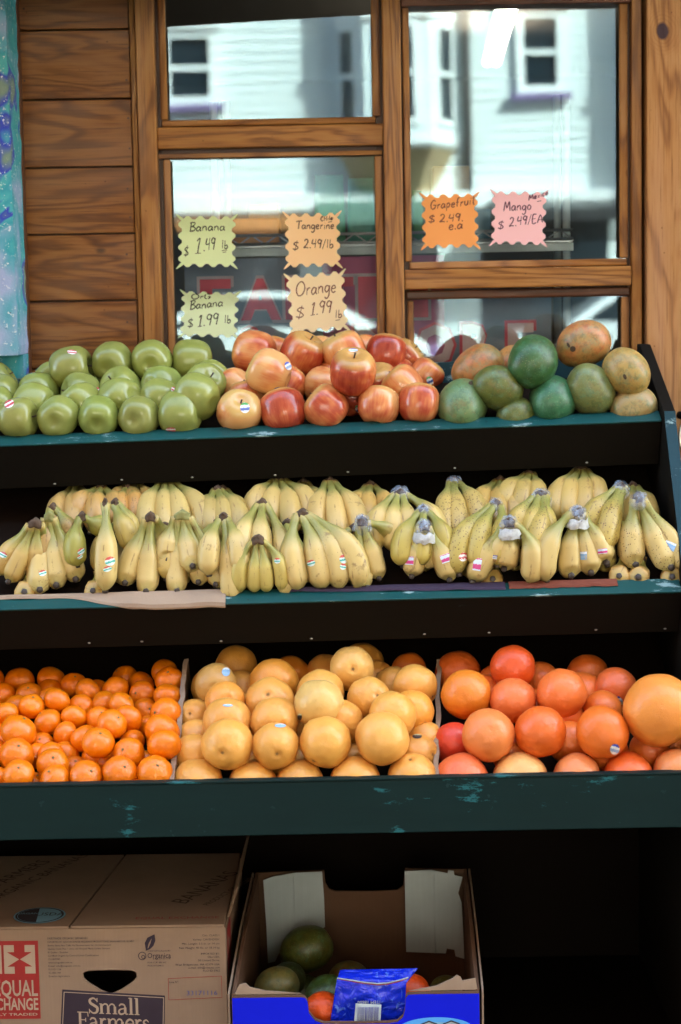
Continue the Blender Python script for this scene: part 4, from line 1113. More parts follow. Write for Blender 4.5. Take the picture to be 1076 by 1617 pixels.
# ---- red apples (alpha = how much red)
place_pile('red_apple', T1, [
    ('front row', [(381, 651, 69, 0, dict(color=(1, 1, 1, 0.45))), (452, 649, 71, 0, dict(color=(1, 1, 1, 0.95))), (524, 644, 69, 0, dict(color=(1, 1, 1, 0.72))), (591, 642, 64, 0, dict(color=(1, 1, 1, 0.62))), (657, 638, 66, 0, dict(color=(1, 1, 1, 0.78), axis=(0.1, 0.3, 1)))]),
    ('second row', [(371, 613, 60, 0.2), (461, 608, 62, 0.1), (504, 611, 60, 0.1), (557, 626, 60, 0), (598, 604, 60, 0.2), (636, 610, 62, 0.2, dict(color=(1, 1, 1, 0.66))), (664, 593, 54, 0.2, dict(color=(1, 1, 1, 0.74)))]),
    ('hidden middle row', [(400, 628, 58, 0), (440, 600, 58, 0), (530, 600, 58, 0), (575, 600, 56, 0), (620, 596, 56, 0)]),
    ('upper tier', [(416, 588, 70, 0.95, dict(color=(1, 1, 1, 0.52))), (553, 588, 72, 0.95, dict(color=(1, 1, 1, 0.80)))]),
    ('back row on top', [(414, 557, 68, 1.0, dict(color=(1, 1, 1, 0.72))), (481, 559, 69, 0.95, dict(color=(1, 1, 1, 0.92), axis=(0.5, -0.35, 0.9))), (553, 557, 68, 1.0, dict(color=(1, 1, 1, 0.55))), (619, 559, 64, 0.9, dict(color=(1, 1, 1, 0.92), axis=(0.2, 0.3, 1)))]),
    ('back board row', [(436, 562, 60, 0.5), (506, 563, 60, 0.5), (575, 560, 60, 0.6), (640, 566, 56, 0.4, dict(color=(1, 1, 1, 0.95)))]),
    ], 'red and yellow apple', 'on the top shelf', 'red apples heaped on the top shelf', 'red apple', lambda A: (1, 1, 1, rnd.uniform(0.55, 0.92)), lambda A: (rnd.uniform(-1, 1), rnd.uniform(-0.4, 0.6), rnd.uniform(0.1, 1)), mul=1.03)
fill_layer('red_apple', T1, at(353, 650, 3.55).x, at(690, 650, 3.55).x, 0.24, 0.036, 'of the top shelf', 'red apples heaped on the top shelf', 'red apple', lambda A: (1, 1, 1, rnd.uniform(0.55, 0.92)))
for A in FRUIT['red_apple']: kid(A, 'stem', stem_me); kid(A, 'blossom_end', eye_me)
for px, py, w, h, an, s in ((387, 644, 15, 17, 0.1, 'st_green'), (455, 578, 10, 14, 0.5, 'st_blue'), (558, 553, 15, 5, 0, 'st_blue'), (679, 601, 10, 14, 0.4, 'st_green'), (566, 646, 8, 14, 0.5, 'st_green'), (438, 614, 12, 5, 0.3, 'st_blue'), (629, 654, 5, 12, 0.2, 'st_blue')):
    fruit_sticker('red_apple', px, py, w, h, an, M[s])
# ---- mangoes (colour = ground colour, alpha = blush)
G1, G2, G3, G4 = (0.085, 0.115, 0.025), (0.022, 0.085, 0.022), (0.17, 0.15, 0.04), (0.30, 0.22, 0.065)
def mc(c, a): return (c[0], c[1], c[2], a)
place_pile('mango', T1, [
    ('row', [
     (755, 583, 78, 0.75, dict(color=mc(G3, 0.78), axis=(0.75, 0.25, 0.35), label='orange blushed green mango at the left of the mango heap, upper tier')),
     (747, 641, 84, 0.0, dict(color=mc((0.09, 0.17, 0.07), 0.30), axis=(0.15, 0.6, 0.35), label='dusty grey green mango in the front row, nearest the partition')),
     (800, 612, 74, 0.55, dict(color=mc(G1, 0.28), axis=(0.9, 0.3, -0.35), label='olive green mango lying between the two front row mangoes')),
     (856, 572, 84, 1.05, dict(color=mc(G2, 0.10), axis=(0.5, 0.7, 0.4), label='dark green mango on top in the middle of the mango heap')),
     (867, 633, 82, 0.15, dict(color=mc((0.025, 0.12, 0.055), 0.12), axis=(0.3, 0.9, 0.3), label='dark green mango in the front row, centre of the heap')),
     (921, 543, 78, 1.45, dict(color=mc((0.24, 0.20, 0.07), 0.76), axis=(0.85, 0.1, 0.45), label='orange and green mango with a black stem scar, highest on the heap')),
     (928, 615, 80, 0.55, dict(color=mc((0.12, 0.155, 0.05), 0.2), axis=(0.45, 0.4, -0.8), label='green mango right of the centre, leaning on the yellow one')),
     (980, 588, 74, 0.8, dict(color=mc(G4, 0.35), axis=(-0.45, 0.3, 0.85), label='yellow mango with a short black scratch by the end panel')),
     (1000, 644, 70, 0.0, dict(color=mc((0.25, 0.20, 0.08), 0.42), axis=(0.8, 0.4, 0.2), label='small dull yellow mango in the front row at the right corner')),
     (808, 577, 60, 0.45, dict(color=mc(G4, 0.8), axis=(0.2, 0.5, 0.8), label='orange mango mostly hidden at the back of the heap')),
     (812, 656, 58, 0.0, dict(color=mc(G1, 0.2), axis=(0.9, 0.3, 0.1), label='green mango low between the two front row mangoes')),
     ])], 'mango', '', 'mangoes heaped on the top shelf', 'mango', lambda A: mc(G1, 0.3), lambda A: (1, 0.3, 0.2), mul=1.05)
for A in FRUIT['mango']: kid(A, 'stem_scar', knob_me)
def scar(px, py, w, h, an): fruit_sticker('mango', px, py, w, h, an, M['stem'], 'oval')
scar(905, 551, 9, 9, 0); scar(898, 545, 4, 9, 0.5); scar(987, 595, 5, 9, 0.4); scar(744, 605, 8, 6, 0)
# ---- citrus in the lower shelf
def rowsplit(pts, edges, names):
    out = [(n, []) for n in names]
    for q in pts:
        k = 0
        while k < len(edges) and q[1] < edges[k]: k += 1
        out[k][1].append(q)
    return [r for r in out if r[1]]
RN = ['front row', 'second row up', 'third row up', 'fourth row up', 'fifth row up', 'sixth row up', 'back row']
tz = [(305,220,100,.6),(385,245,88,.5),(482,240,118,.8),(530,190,92,.5),(700,165,96,1),(720,200,118,1.2),(600,258,112,.9),(600,215,92,.6),(140,262,92,.5),(222,250,82,.5),(165,310,95,.6),(80,318,102,.7),(30,345,96,.7),(272,285,96,.5),(205,285,80,.3),
      (210,378,116,.9),(78,418,148,1.0),(330,357,98,.5),(365,315,92,.5),(428,300,86,.4),(510,305,102,.5),(560,365,122,.8),(480,385,122,.9),(410,365,90,.4),(700,268,118,.9),(705,345,138,.9),(628,330,84,.3),(690,415,150,.8),(698,475,138,.9),
      (270,430,104,.6),(348,448,120,.8),(450,465,132,1.0),(560,465,100,.4),(575,510,132,.7),(72,515,140,.7),(185,475,92,.2),(150,520,88,.2),(300,510,96,.2),(80,600,126,.5),(213,556,132,.5),(235,520,112,.2),
      (240,618,122,.2),(370,610,138,.35),(310,575,86,.1),(378,535,92,.1),(455,552,104,.2),(510,592,142,.4),(660,592,145,.4),(10,622,80,.4),(-14,500,90,.6),(-40,420,110,.8),(-60,560,110,.4),(-30,330,96,.6),
      (580,600,100,.0),(160,640,90,0),(300,640,90,0),(440,640,90,0),(620,400,96,.1),(620,545,96,.1),(130,440,96,.1),(400,250,80,.1)]
tpts = [(x / 2.69, 1000 + y / 2.69, max(d, 108) / 2.69 * 1.08, l) for x, y, d, l in tz]
TG = (0.78, 0.19, 0.006)
def deep(A):  # no change of tone with depth in the bin
    return 0
place_pile('tangerine', T3, rowsplit(tpts, [1213, 1190, 1165, 1138, 1112, 1090], RN), 'small tangerine', 'of the left bin', 'tangerines heaped in the left bin', 'tangerine',
           lambda A: jit(TG, 0.10), lambda A: (rnd.uniform(-0.7, 0.7), rnd.uniform(-0.9, 0.5), rnd.uniform(0.1, 1)))
fill_layer('tangerine', T3, -0.66, at(282, 1180, 3.2).x, 0.40, 0.026, 'of the left bin', 'tangerines heaped in the left bin', 'tangerine', lambda A: jit(TG, 0.1))
for A in FRUIT['tangerine']: kid(A, 'calyx', calyx_me)
oz = [(190,190,162,1.0),(215,252,152,.9),(390,182,186,1.0),(490,160,122,.6),(390,255,188,1.1),(285,215,90,.6),(575,222,182,1.0),(575,155,96,.5),(692,130,168,1.7),(240,328,190,1.0),(600,262,190,1.1),(755,242,166,1.1),(800,175,90,.5),(885,135,132,.7),(925,197,170,1.0),(940,290,166,.8),
      (435,322,180,.9),(228,412,194,.95),(415,415,176,.8),(605,402,196,.95),(630,325,162,.6),(806,388,206,1.0),(850,302,180,.9),(128,560,200,0),(325,562,186,0),(510,556,188,0),(700,548,196,0),(895,534,188,.1),
      (935,400,110,.2),(935,450,120,.1),(130,320,110,.3),(120,395,110,.2),(110,450,118,.1),(320,478,130,0),(510,478,130,0),(700,470,130,0),(300,300,120,.2),(500,300,130,.2),(700,330,130,.2),(850,200,110,.2)]
opts_ = {(692,130): dict(axis=(-0.05, 0.93, -0.15), color=(0.76, 0.42, 0.11, 1)), (228,412): dict(axis=(0.15, 0.95, 0.1)), (415,415): dict(axis=(-0.1, 0.95, 0.15)), (390,255): dict(axis=(0.05, 0.8, -0.5)), (806,388): dict(axis=(0.3, 0.2, 1), color=(0.78, 0.38, 0.085, 1)),
         (600,262): dict(color=(0.66, 0.42, 0.13, 1)), (190,190): dict(color=(0.52, 0.28, 0.07, 1)), (885,135): dict(color=(0.62, 0.16, 0.02, 1)), (215,252): dict(color=(0.74, 0.30, 0.05, 1)), (390,182): dict(color=(0.72, 0.29, 0.04, 1)), (490,160): dict(color=(0.68, 0.24, 0.03, 1)), (940,290): dict(color=(0.78, 0.33, 0.05, 1)), (895,534): dict(axis=(0.1, 0.4, -0.9))}
opts = []
for x, y, d, l in oz:
    if d < 125: d = 160; l = max(0.0, l - 0.4)
    o_ = dict(opts_.get((x, y), {}))
    opts.append((260 + x / 2.339, 1000 + y / 2.339, d / 2.339, l, o_))
place_pile('orange', T3, rowsplit(opts, [1210, 1165, 1130, 1095, 1070], ['front row', 'second row up', 'third row up', 'fourth row up', 'fifth row up', 'back row']), 'navel orange', 'of the middle bin', 'oranges heaped in the middle bin', 'orange',
           lambda A: jit((0.73, 0.345, 0.07), 0.06), lambda A: (rnd.uniform(-0.8, 0.8), rnd.uniform(-0.3, 1.0), rnd.uniform(-0.6, 0.6)))
fill_layer('orange', T3, at(290, 1180, 3.2).x, at(688, 1180, 3.2).x, 0.40, 0.037, 'of the middle bin', 'oranges heaped in the middle bin', 'orange', lambda A: jit((0.74, 0.34, 0.06), 0.06))
for A in FRUIT['orange']: kid(A, 'navel', navel_me)
for px, py, w, h, s in ((357, 1061, 13, 14, 'st_sky'), (443, 1146, 18, 6, 'st_sky'), (474, 1132, 7, 11, 'st_dark'), (360, 1114, 16, 4, 'st_sky'), (659, 1163, 15, 7, 'st_dark')):
    fruit_sticker('orange', px, py, w, h, 0.0, M[s])
gz = [(245,240,200,1.0),(420,135,180,1.0),(415,262,188,1.0),(610,235,202,1.2),(520,195,100,.6),(312,397,212,.95),(520,385,208,.95),(770,385,214,.95),(820,215,170,.9),(770,300,160,.6),(990,300,296,1.0),
      (232,570,218,0),(455,572,226,0),(668,560,196,0),(868,560,204,0),(1065,540,190,0),(640,425,140,.2),(930,455,130,.1),(190,430,110,.2),(710,165,80,.5),(370,200,90,.5),(520,300,120,.3),(420,470,130,0),(820,470,120,0),(1060,430,120,.1)]
gcol = {(232,570): (0.77, 0.152, 0.046), (455,572): (0.79, 0.400, 0.124), (668,560): (0.77, 0.240, 0.074), (868,560): (0.79, 0.136, 0.025), (1065,540): (0.77, 0.264, 0.081), (245,240): (0.75, 0.216, 0.022), (990,300): (0.77, 0.264, 0.046), (420,135): (0.67, 0.080, 0.012), (520,385): (0.75, 0.136, 0.019), (770,385): (0.77, 0.160, 0.019), (312,397): (0.77, 0.216, 0.053), (415,262): (0.77, 0.176, 0.046), (610,235): (0.77, 0.168, 0.034), (820,215): (0.73, 0.136, 0.031), (190,430): (0.67, 0.056, 0.025)}
gpts = []
for x, y, d, l in gz:
    o_ = {}
    k0 = (x, y)
    if d < 150: d = 172; l = max(0.0, l - 0.45)
    if (x, y) in gcol: o_['color'] = gcol[(x, y)] + (1,)
    if (x, y) == (990, 300): o_['label'] = 'very large yellow orange grapefruit, the biggest fruit on the right'
    if (x, y) == (455, 572): o_['label'] = 'pale yellow grapefruit in the front row of the right bin'; 
    if (x, y) == (520, 385): o_['axis'] = (-0.1, -0.85, -0.5)
    gpts.append((640 + x / 2.468, 1000 + y / 2.468, d / 2.468, l, o_))
place_pile('grapefruit', T3, rowsplit(gpts, [1213, 1150, 1110, 1085], ['front row', 'second row up', 'third row up', 'fourth row up', 'back row']), 'reddish grapefruit', 'of the right bin', 'grapefruit heaped in the right bin', 'grapefruit',
           lambda A: jit((0.74, 0.16, 0.025), 0.08), lambda A: (rnd.uniform(-0.8, 0.8), rnd.uniform(0.0, 1.0), rnd.uniform(-0.6, 0.8)))
fill_layer('grapefruit', T3, at(698, 1180, 3.2).x, XS - 0.01, 0.40, 0.040, 'of the right bin', 'grapefruit heaped in the right bin', 'grapefruit', lambda A: jit((0.74, 0.15, 0.025), 0.08))
for A in FRUIT['grapefruit']: kid(A, 'calyx', calyx_me)
for px, py, w, h, a in ((971, 1183, 15, 17, -0.3), (979, 1106, 8, 15, 0.5)): fruit_sticker('grapefruit', px, py, w, h, a, M['st_blue'])

# ------------------------------------------------------------------ bananas
def banana_mat():
    m, N, L, b = newmat('banana_skin')
    uv = N.new('ShaderNodeUVMap'); s = N.new('ShaderNodeSeparateXYZ'); L.new(uv.outputs[0], s.inputs[0])
    oi = N.new('ShaderNodeObjectInfo'); v = coords(N, L)
    w = noise_(N, L, v, 22.0, 3)
    u = math_(N, L, 'ADD', s.outputs[0], math_(N, L, 'MULTIPLY', math_(N, L, 'SUBTRACT', w, 0.5), 0.10))
    body = mixc(N, L, noise_(N, L, v, 16.0, 3), (0.50, 0.35, 0.115), (0.62, 0.46, 0.175))
    body = mixc(N, L, 1.0, body, oi.outputs['Color'], 'MULTIPLY')
    green = (0.24, 0.235, 0.055)
    c = mixc(N, L, ramp(N, L, u, [(0.02, (0.3,) * 3), (0.12, (1, 1, 1)), (0.30, (0.85,) * 3), (0.48, (0, 0, 0)), (0.86, (0, 0, 0)), (0.96, (0.45,) * 3)]), body, green)
    # ridge streaks
    rid = noise_(N, L, coords(N, L, (1, 1, 1), kind='UV', offset_random=False), 3.0, 2)
    vs = N.new('ShaderNodeTexVoronoi'); vs.inputs['Scale'].default_value = 210.0; L.new(v, vs.inputs['Vector'])
    area = noise_(N, L, v, 20.0, 3, 0.6)
    keep = math_(N, L, 'ADD', oi.outputs['Alpha'], math_(N, L, 'MULTIPLY', math_(N, L, 'SUBTRACT', area, 0.52), 0.9))
    thr = math_(N, L, 'MULTIPLY', keep, 0.62)
    spk = math_(N, L, 'LESS_THAN', vs.outputs['Distance'], thr)
    c = mixc(N, L, math_(N, L, 'MULTIPLY', spk, 0.85), c, (0.09, 0.042, 0.016))
    # brown rub lines along the ridges
    rl = math_(N, L, 'SINE', math_(N, L, 'MULTIPLY', s.outputs[1], 31.416))
    rn = noise_(N, L, v, 40.0, 4, 0.7)
    rl = math_(N, L, 'MULTIPLY', ramp(N, L, rl, [(0.90, (0, 0, 0)), (0.99, (1, 1, 1))]), ramp(N, L, rn, [(0.50, (0, 0, 0)), (0.62, (0.7,) * 3)]))
    c = mixc(N, L, rl, c, (0.20, 0.10, 0.035))
    # brown bruises
    br = noise_(N, L, coords(N, L, (1, 1, 1)), 34.0, 5, 0.7)
    c = mixc(N, L, ramp(N, L, br, [(0.60, (0, 0, 0)), (0.70, (0.75,) * 3)]), c, (0.16, 0.078, 0.027))
    c = mixc(N, L, ramp(N, L, u, [(0.955, (0, 0, 0)), (0.972, (1, 1, 1))]), c, (0.028, 0.017, 0.012))
    L.new(c, b.inputs['Base Color']); b.inputs['Roughness'].default_value = 0.42
    bump_(N, L, b, br, 0.12, 0.001); return m
M['banana'] = banana_mat()
M['crown'] = plain('banana_crown', (0.085, 0.05, 0.028), 0.8, var=0.6, scale=120, bump=0.4)
M['crown_green'] = plain('banana_crown_green', (0.23, 0.22, 0.07), 0.7, var=0.4, scale=90, bump=0.3)
m, N, L, b = newmat('plastic_wrap'); b.inputs['Base Color'].default_value = (0.50, 0.60, 0.74, 1); b.inputs['Roughness'].default_value = 0.18
nz = noise_(N, L, coords(N, L), 60.0, 4, 0.6); bump_(N, L, b, nz, 0.9, 0.004)
tr = N.new('ShaderNodeBsdfTransparent'); mx = N.new('ShaderNodeMixShader')
L.new(ramp(N, L, noise_(N, L, coords(N, L), 45.0, 3), [(0.40, (0.05,) * 3), (0.70, (0.48,) * 3)]), mx.inputs[0]); L.new(tr.outputs[0], mx.inputs[1]); L.new(b.outputs[0], mx.inputs[2]); L.new(mx.outputs[0], N['Material Output'].inputs['Surface'])
M['wrap'] = m
M['tape'] = plain('white_tape', (0.50, 0.51, 0.50), 0.4, var=0.45, scale=140, bump=0.8)

def sample_spine(p0, p1, p2, p3):
    P = bez(p0, p1, p2, p3, 60)
    # arc-length resample, denser near the tip
    acc = [0.0]
    for a, b2 in zip(P, P[1:]): acc.append(acc[-1] + (b2 - a).length)
    ss = [i / 20 * 0.80 for i in range(20)] + [0.80, 0.84, 0.88, 0.91, 0.935, 0.955, 0.96, 0.975, 0.99, 1.0]
    out = []
    for s in ss:
        d = s * acc[-1]; k = 0
        while k < len(acc) - 2 and acc[k + 1] < d: k += 1
        q = (d - acc[k]) / max(1e-9, acc[k + 1] - acc[k]); out.append(P[k].lerp(P[k + 1], min(1, q)))
    # uniform s for profile: return both
    return out, ss
def finger_from(p0, p1, p2, p3, Rm, seed):
    pts, ss = sample_spine(p0, p1, p2, p3)
    n = len(pts); seg = 14; V = []; F = []; UV = []; prev = None
    for i, p in enumerate(pts):
        s = ss[i]
        t = (pts[min(i + 1, n - 1)] - pts[max(i - 1, 0)]).normalized()
        if prev is None: a = t.cross(Vector((0, 1, 0.2)))
        else: a = prev - t * prev.dot(t)
        a.normalize(); prev = a; b2 = t.cross(a)
        if s < 0.16: k = 0.42 - 0.5 * s
        elif s < 0.54: q = (s - 0.16) / 0.38; k = 0.34 + 0.62 * (q * q * (3 - 2 * q))
        elif s < 0.80: k = 0.96 + 0.04 * math.sin((s - 0.54) / 0.26 * math.pi)
        elif s < 0.957: q = (s - 0.80) / 0.157; k = 0.96 - 0.62 * q ** 2.2
        else: k = 0.27 if s < 0.995 else 0.22
        for j in range(seg):
            w = 2 * math.pi * j / seg
            rr = Rm * k * (1 + 0.075 * math.cos(5 * w + seed))
            V.append(p + a * (rr * math.cos(w)) + b2 * (rr * math.sin(w))); UV.append((s, j / seg))
    for i in range(n - 1):
        for j in range(seg):
            F.append((i * seg + j, i * seg + (j + 1) % seg, (i + 1) * seg + (j + 1) % seg, (i + 1) * seg + j))
    F.append(tuple(range(seg))[::-1]); F.append(tuple((n - 1) * seg + j for j in range(seg)))
    return V, F, UV
ALLF = []
def bunch(crown, tips, label, hc=0.055, ht=0.021, z=(0, 0), Rpx=20, spots=0.0, tint=(1, 1, 1), wrap=None, green=False, cw=15, drop=0):
    """crown (x, y) and tips [(x, y, mode)] in a magnified view z=(x offset); mode 'c' tip curls to the viewer, 'd' back bulges out and tip hangs down"""
    ox = z
    def P(x, y): return ox + x / 2.69, 720 + y / 2.69
    cx, cy = P(*crown)
    C0 = on_plane(cx, cy, T2.P + T2.n * hc, T2.n)
    e = empty('banana_bunch', (C0.x, C0.y - 0.05, C0.z - 0.10), label, 'bananas', 'banana bunches on the middle shelf')
    nT = len(tips)
    down = -T2.v
    lower = C0
    for i, tp in enumerate(tips):
        x, y, mode = tp[:3]; extra = tp[3] if len(tp) > 3 else 0.0
        px, py = P(x, y + drop)
        tip = on_plane(px, py, T2.P + T2.n * (ht + extra), T2.n)
        if tip.y < T2.Y + 0.030: tip.y = T2.Y + 0.030
        lat = (i - (nT - 1) / 2) * cw / 2.69 * C0.y / FPX
        p0 = C0 + Vector((lat, 0, -abs(lat) * 0.25))
        Ln = (tip - p0).length; Rm = (0.88 * Rpx * (tp[4] if len(tp) > 4 else 1.0)) * C0.y / FPX
        d_ = tip - p0; bow = lat * 1.1 + d_.x * 0.16 + rnd.uniform(-0.004, 0.004)
        if mode == 'c':      # lies back, tip turned out to the viewer
            p1 = p0 + Vector((d_.x * 0.22 + bow, 0, 0)) + Vector((0, d_.y * 0.12, d_.z * 0.42)) - T2.n * 0.004
            p2 = p0 + Vector((d_.x * 0.80 + bow * 0.9, d_.y * 0.55, d_.z * 0.86)) - T2.n * 0.016
            tipd = tip + Vector((0, -0.002, 0.003))
        else:                # back of the finger outward, tip hanging down
            p1 = p0 + Vector((d_.x * 0.25 + bow * 1.2, d_.y * 0.42, d_.z * 0.24)) + T2.n * 0.010
            p2 = p0 + Vector((d_.x * 0.85 + bow * 1.4, d_.y * 0.86, d_.z * 0.66)) + T2.n * 0.016
            tipd = tip
        V, F, UV = finger_from(p0, p1, p2, tipd, Rm, rnd.uniform(0, 6))
        o = mobj('banana', V, F, M['banana'], e, smooth=True, uvs=UV, local=False)
        k = rnd.uniform(-0.05, 0.05)
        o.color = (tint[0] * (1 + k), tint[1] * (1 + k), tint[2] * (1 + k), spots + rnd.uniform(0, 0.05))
        ALLF.append((o, e, V, F))
    # crown: the cut block the stems join in
    w = (nT * cw * 0.36 + 5) / 2.69 * C0.y / FPX
    bm = bmesh.new(); bmesh.ops.create_cube(bm, size=1); bmesh.ops.subdivide_edges(bm, edges=list(bm.edges), cuts=3, use_grid_fill=True)
    for v in bm.verts:
        p = v.co.copy(); r_ = 1 - 0.35 * (abs(p.x * 2) ** 2)
        v.co = Vector((p.x * 2 * w, p.y * 0.022 * r_, p.z * 0.015 * r_ + 0.003 - abs(p.x) * 0.008)) + Vector((noise.noise(p * 4 + C0 * 50), noise.noise(p * 4 + C0 * 30), noise.noise(p * 5 + C0 * 70))) * 0.003
    o = bmobj('crown', bm, M['crown_green'] if green else M['crown'], e, smooth=True); o.location = C0 - Vector(e.location)
    if wrap:
        bm = bmesh.new(); bmesh.ops.create_icosphere(bm, subdivisions=4, radius=1)
        for v in bm.verts:
            p = v.co.copy(); f_ = 1 + 0.22 * noise.noise(p * 2.2 + C0 * 40) + 0.14 * noise.noise(p * 6 + C0 * 90)
            skirt = 1.0 + 0.35 * max(0, -p.z)
            v.co = Vector((p.x * (w + 0.006) * f_ * skirt, p.y * 0.017 * f_ * skirt, p.z * 0.017 * f_ - 0.004))
        o = bmobj('plastic_wrap', bm, M['wrap'] if wrap == 'film' else M['wrap'], e, smooth=True); o.location = C0 - Vector(e.location)
        if wrap == 'tape':
            bm = bmesh.new(); n = 28; rows = []
            for zz, sc in ((-0.026, 1.02), (-0.021, 1.12), (-0.015, 1.06), (-0.010, 0.98)):
                ring_ = []
                for k in range(n):
                    a = 2 * math.pi * k / n; f_ = sc * (1 + 0.22 * noise.noise(Vector((math.cos(a) * 3, math.sin(a) * 3, zz * 200)) + C0 * 9))
                    ring_.append(bm.verts.new(Vector(((w + 0.009) * f_ * math.cos(a), 0.019 * f_ * math.sin(a), zz + 0.005 * noise.noise(Vector((a * 2, zz * 90, C0.x * 30)))))))
                rows.append(ring_)
            for r0, r1 in zip(rows, rows[1:]):
                for k in range(n): bm.faces.new((r0[k], r0[(k + 1) % n], r1[(k + 1) % n], r1[k]))
            o = bmobj('tape_band', bm, M['tape'], e, smooth=True); o.location = C0 - Vector(e.location)
    return e
Z5, Z6, Z7 = 0, 340, 676
# back row: tints darkened to paint in the shade of the shelf above
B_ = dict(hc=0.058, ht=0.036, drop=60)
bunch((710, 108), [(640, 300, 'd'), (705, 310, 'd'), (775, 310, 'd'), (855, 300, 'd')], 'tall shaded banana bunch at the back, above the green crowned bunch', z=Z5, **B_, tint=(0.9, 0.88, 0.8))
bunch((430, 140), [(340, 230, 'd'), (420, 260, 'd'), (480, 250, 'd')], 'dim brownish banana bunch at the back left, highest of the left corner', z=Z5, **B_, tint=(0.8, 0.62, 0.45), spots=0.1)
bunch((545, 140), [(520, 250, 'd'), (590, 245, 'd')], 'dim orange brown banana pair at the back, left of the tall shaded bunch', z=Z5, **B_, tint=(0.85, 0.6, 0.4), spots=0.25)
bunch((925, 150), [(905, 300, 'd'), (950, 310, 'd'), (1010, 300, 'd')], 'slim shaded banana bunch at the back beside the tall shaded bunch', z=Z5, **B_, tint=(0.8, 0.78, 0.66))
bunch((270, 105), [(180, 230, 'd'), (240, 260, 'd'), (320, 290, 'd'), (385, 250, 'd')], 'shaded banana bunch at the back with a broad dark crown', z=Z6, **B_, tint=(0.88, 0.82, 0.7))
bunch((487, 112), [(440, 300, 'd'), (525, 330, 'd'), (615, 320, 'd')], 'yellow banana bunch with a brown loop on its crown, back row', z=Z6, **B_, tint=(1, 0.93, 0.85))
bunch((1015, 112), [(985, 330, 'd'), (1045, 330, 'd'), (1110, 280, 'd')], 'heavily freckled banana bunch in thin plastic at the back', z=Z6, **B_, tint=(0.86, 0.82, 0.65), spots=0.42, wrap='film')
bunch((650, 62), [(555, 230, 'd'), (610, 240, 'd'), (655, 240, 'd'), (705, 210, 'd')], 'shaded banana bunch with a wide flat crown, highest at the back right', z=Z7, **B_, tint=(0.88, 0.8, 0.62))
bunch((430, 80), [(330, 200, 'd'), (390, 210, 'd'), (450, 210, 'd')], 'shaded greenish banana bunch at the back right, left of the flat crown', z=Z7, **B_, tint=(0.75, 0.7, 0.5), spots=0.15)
# more bunches far back, filling the shelf, shade put into their darker tints
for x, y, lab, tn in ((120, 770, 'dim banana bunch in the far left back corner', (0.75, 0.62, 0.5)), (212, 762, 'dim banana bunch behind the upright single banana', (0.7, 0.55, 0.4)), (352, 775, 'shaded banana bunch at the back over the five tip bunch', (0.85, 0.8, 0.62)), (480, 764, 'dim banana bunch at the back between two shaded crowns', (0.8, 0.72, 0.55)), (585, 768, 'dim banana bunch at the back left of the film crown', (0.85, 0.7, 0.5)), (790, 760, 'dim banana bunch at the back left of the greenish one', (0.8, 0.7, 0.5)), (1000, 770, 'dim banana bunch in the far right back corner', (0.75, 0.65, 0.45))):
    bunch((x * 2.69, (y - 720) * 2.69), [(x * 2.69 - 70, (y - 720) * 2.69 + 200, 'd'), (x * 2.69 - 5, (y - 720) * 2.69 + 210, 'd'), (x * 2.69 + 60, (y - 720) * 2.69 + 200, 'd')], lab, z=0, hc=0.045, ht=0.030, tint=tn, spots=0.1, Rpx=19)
# second row
S_ = dict(hc=0.095, ht=0.040, drop=75)
bunch((225, 225), [(190, 380, 'd'), (300, 330, 'd')], 'dark stemmed banana pair behind the leftmost green crown', z=Z5, **S_, tint=(0.7, 0.6, 0.5), spots=0.2)
bunch((350, 262), [(330, 400, 'd'), (440, 215, 'c', 0.03)], 'green banana lying on its side at the upper left', z=Z5, **S_, tint=(0.55, 0.68, 0.36))
bunch((490, 205), [(560, 330, 'd'), (540, 300, 'd')], 'banana pair with a pale cut crown behind the upright single banana', z=Z5, **S_, tint=(0.8, 0.78, 0.55))
bunch((950, 265), [(890, 440, 'd'), (975, 590, 'd', -0.025), (1010, 430, 'd')], 'freckled banana bunch with a small dark crown, left of the large middle bunch', z=Z5, **S_, spots=0.10)
bunch((200, 205), [(125, 430, 'd'), (195, 440, 'd'), (290, 560, 'd', -0.025)], 'large banana bunch with a purple brown crown behind the small green bunch', z=Z6, **S_, spots=0.12)
bunch((785, 162), [(700, 330, 'd'), (760, 340, 'd'), (830, 330, 'd'), (930, 320, 'd')], 'smooth banana bunch with its crown in clear film, second row middle', z=Z6, **S_, wrap='film', tint=(1, 0.98, 0.9))
bunch((885, 235), [(800, 400, 'd'), (870, 400, 'd'), (960, 380, 'd')], 'green necked banana bunch in film right behind the taped front bunch', z=Z6, **S_, wrap='film', tint=(0.78, 0.82, 0.5))
bunch((288, 208), [(140, 450, 'd'), (215, 420, 'd'), (290, 400, 'd')], 'freckled green banana bunch wrapped in cloudy film, second row right', z=Z7, **S_, wrap='film', spots=0.30, tint=(0.82, 0.84, 0.55))
bunch((480, 168), [(395, 320, 'd'), (450, 350, 'd'), (510, 340, 'd'), (430, 390, 'd')], 'freckled banana bunch in white film between the two taped bunches', z=Z7, **S_, wrap='film', spots=0.30, tint=(0.9, 0.88, 0.62))
bunch((820, 135), [(700, 290, 'd'), (770, 330, 'd'), (740, 350, 'd')], 'freckled greenish banana bunch with purplish film, left of the far right bunch', z=Z7, **S_, wrap='film', spots=0.36, tint=(0.84, 0.82, 0.55))
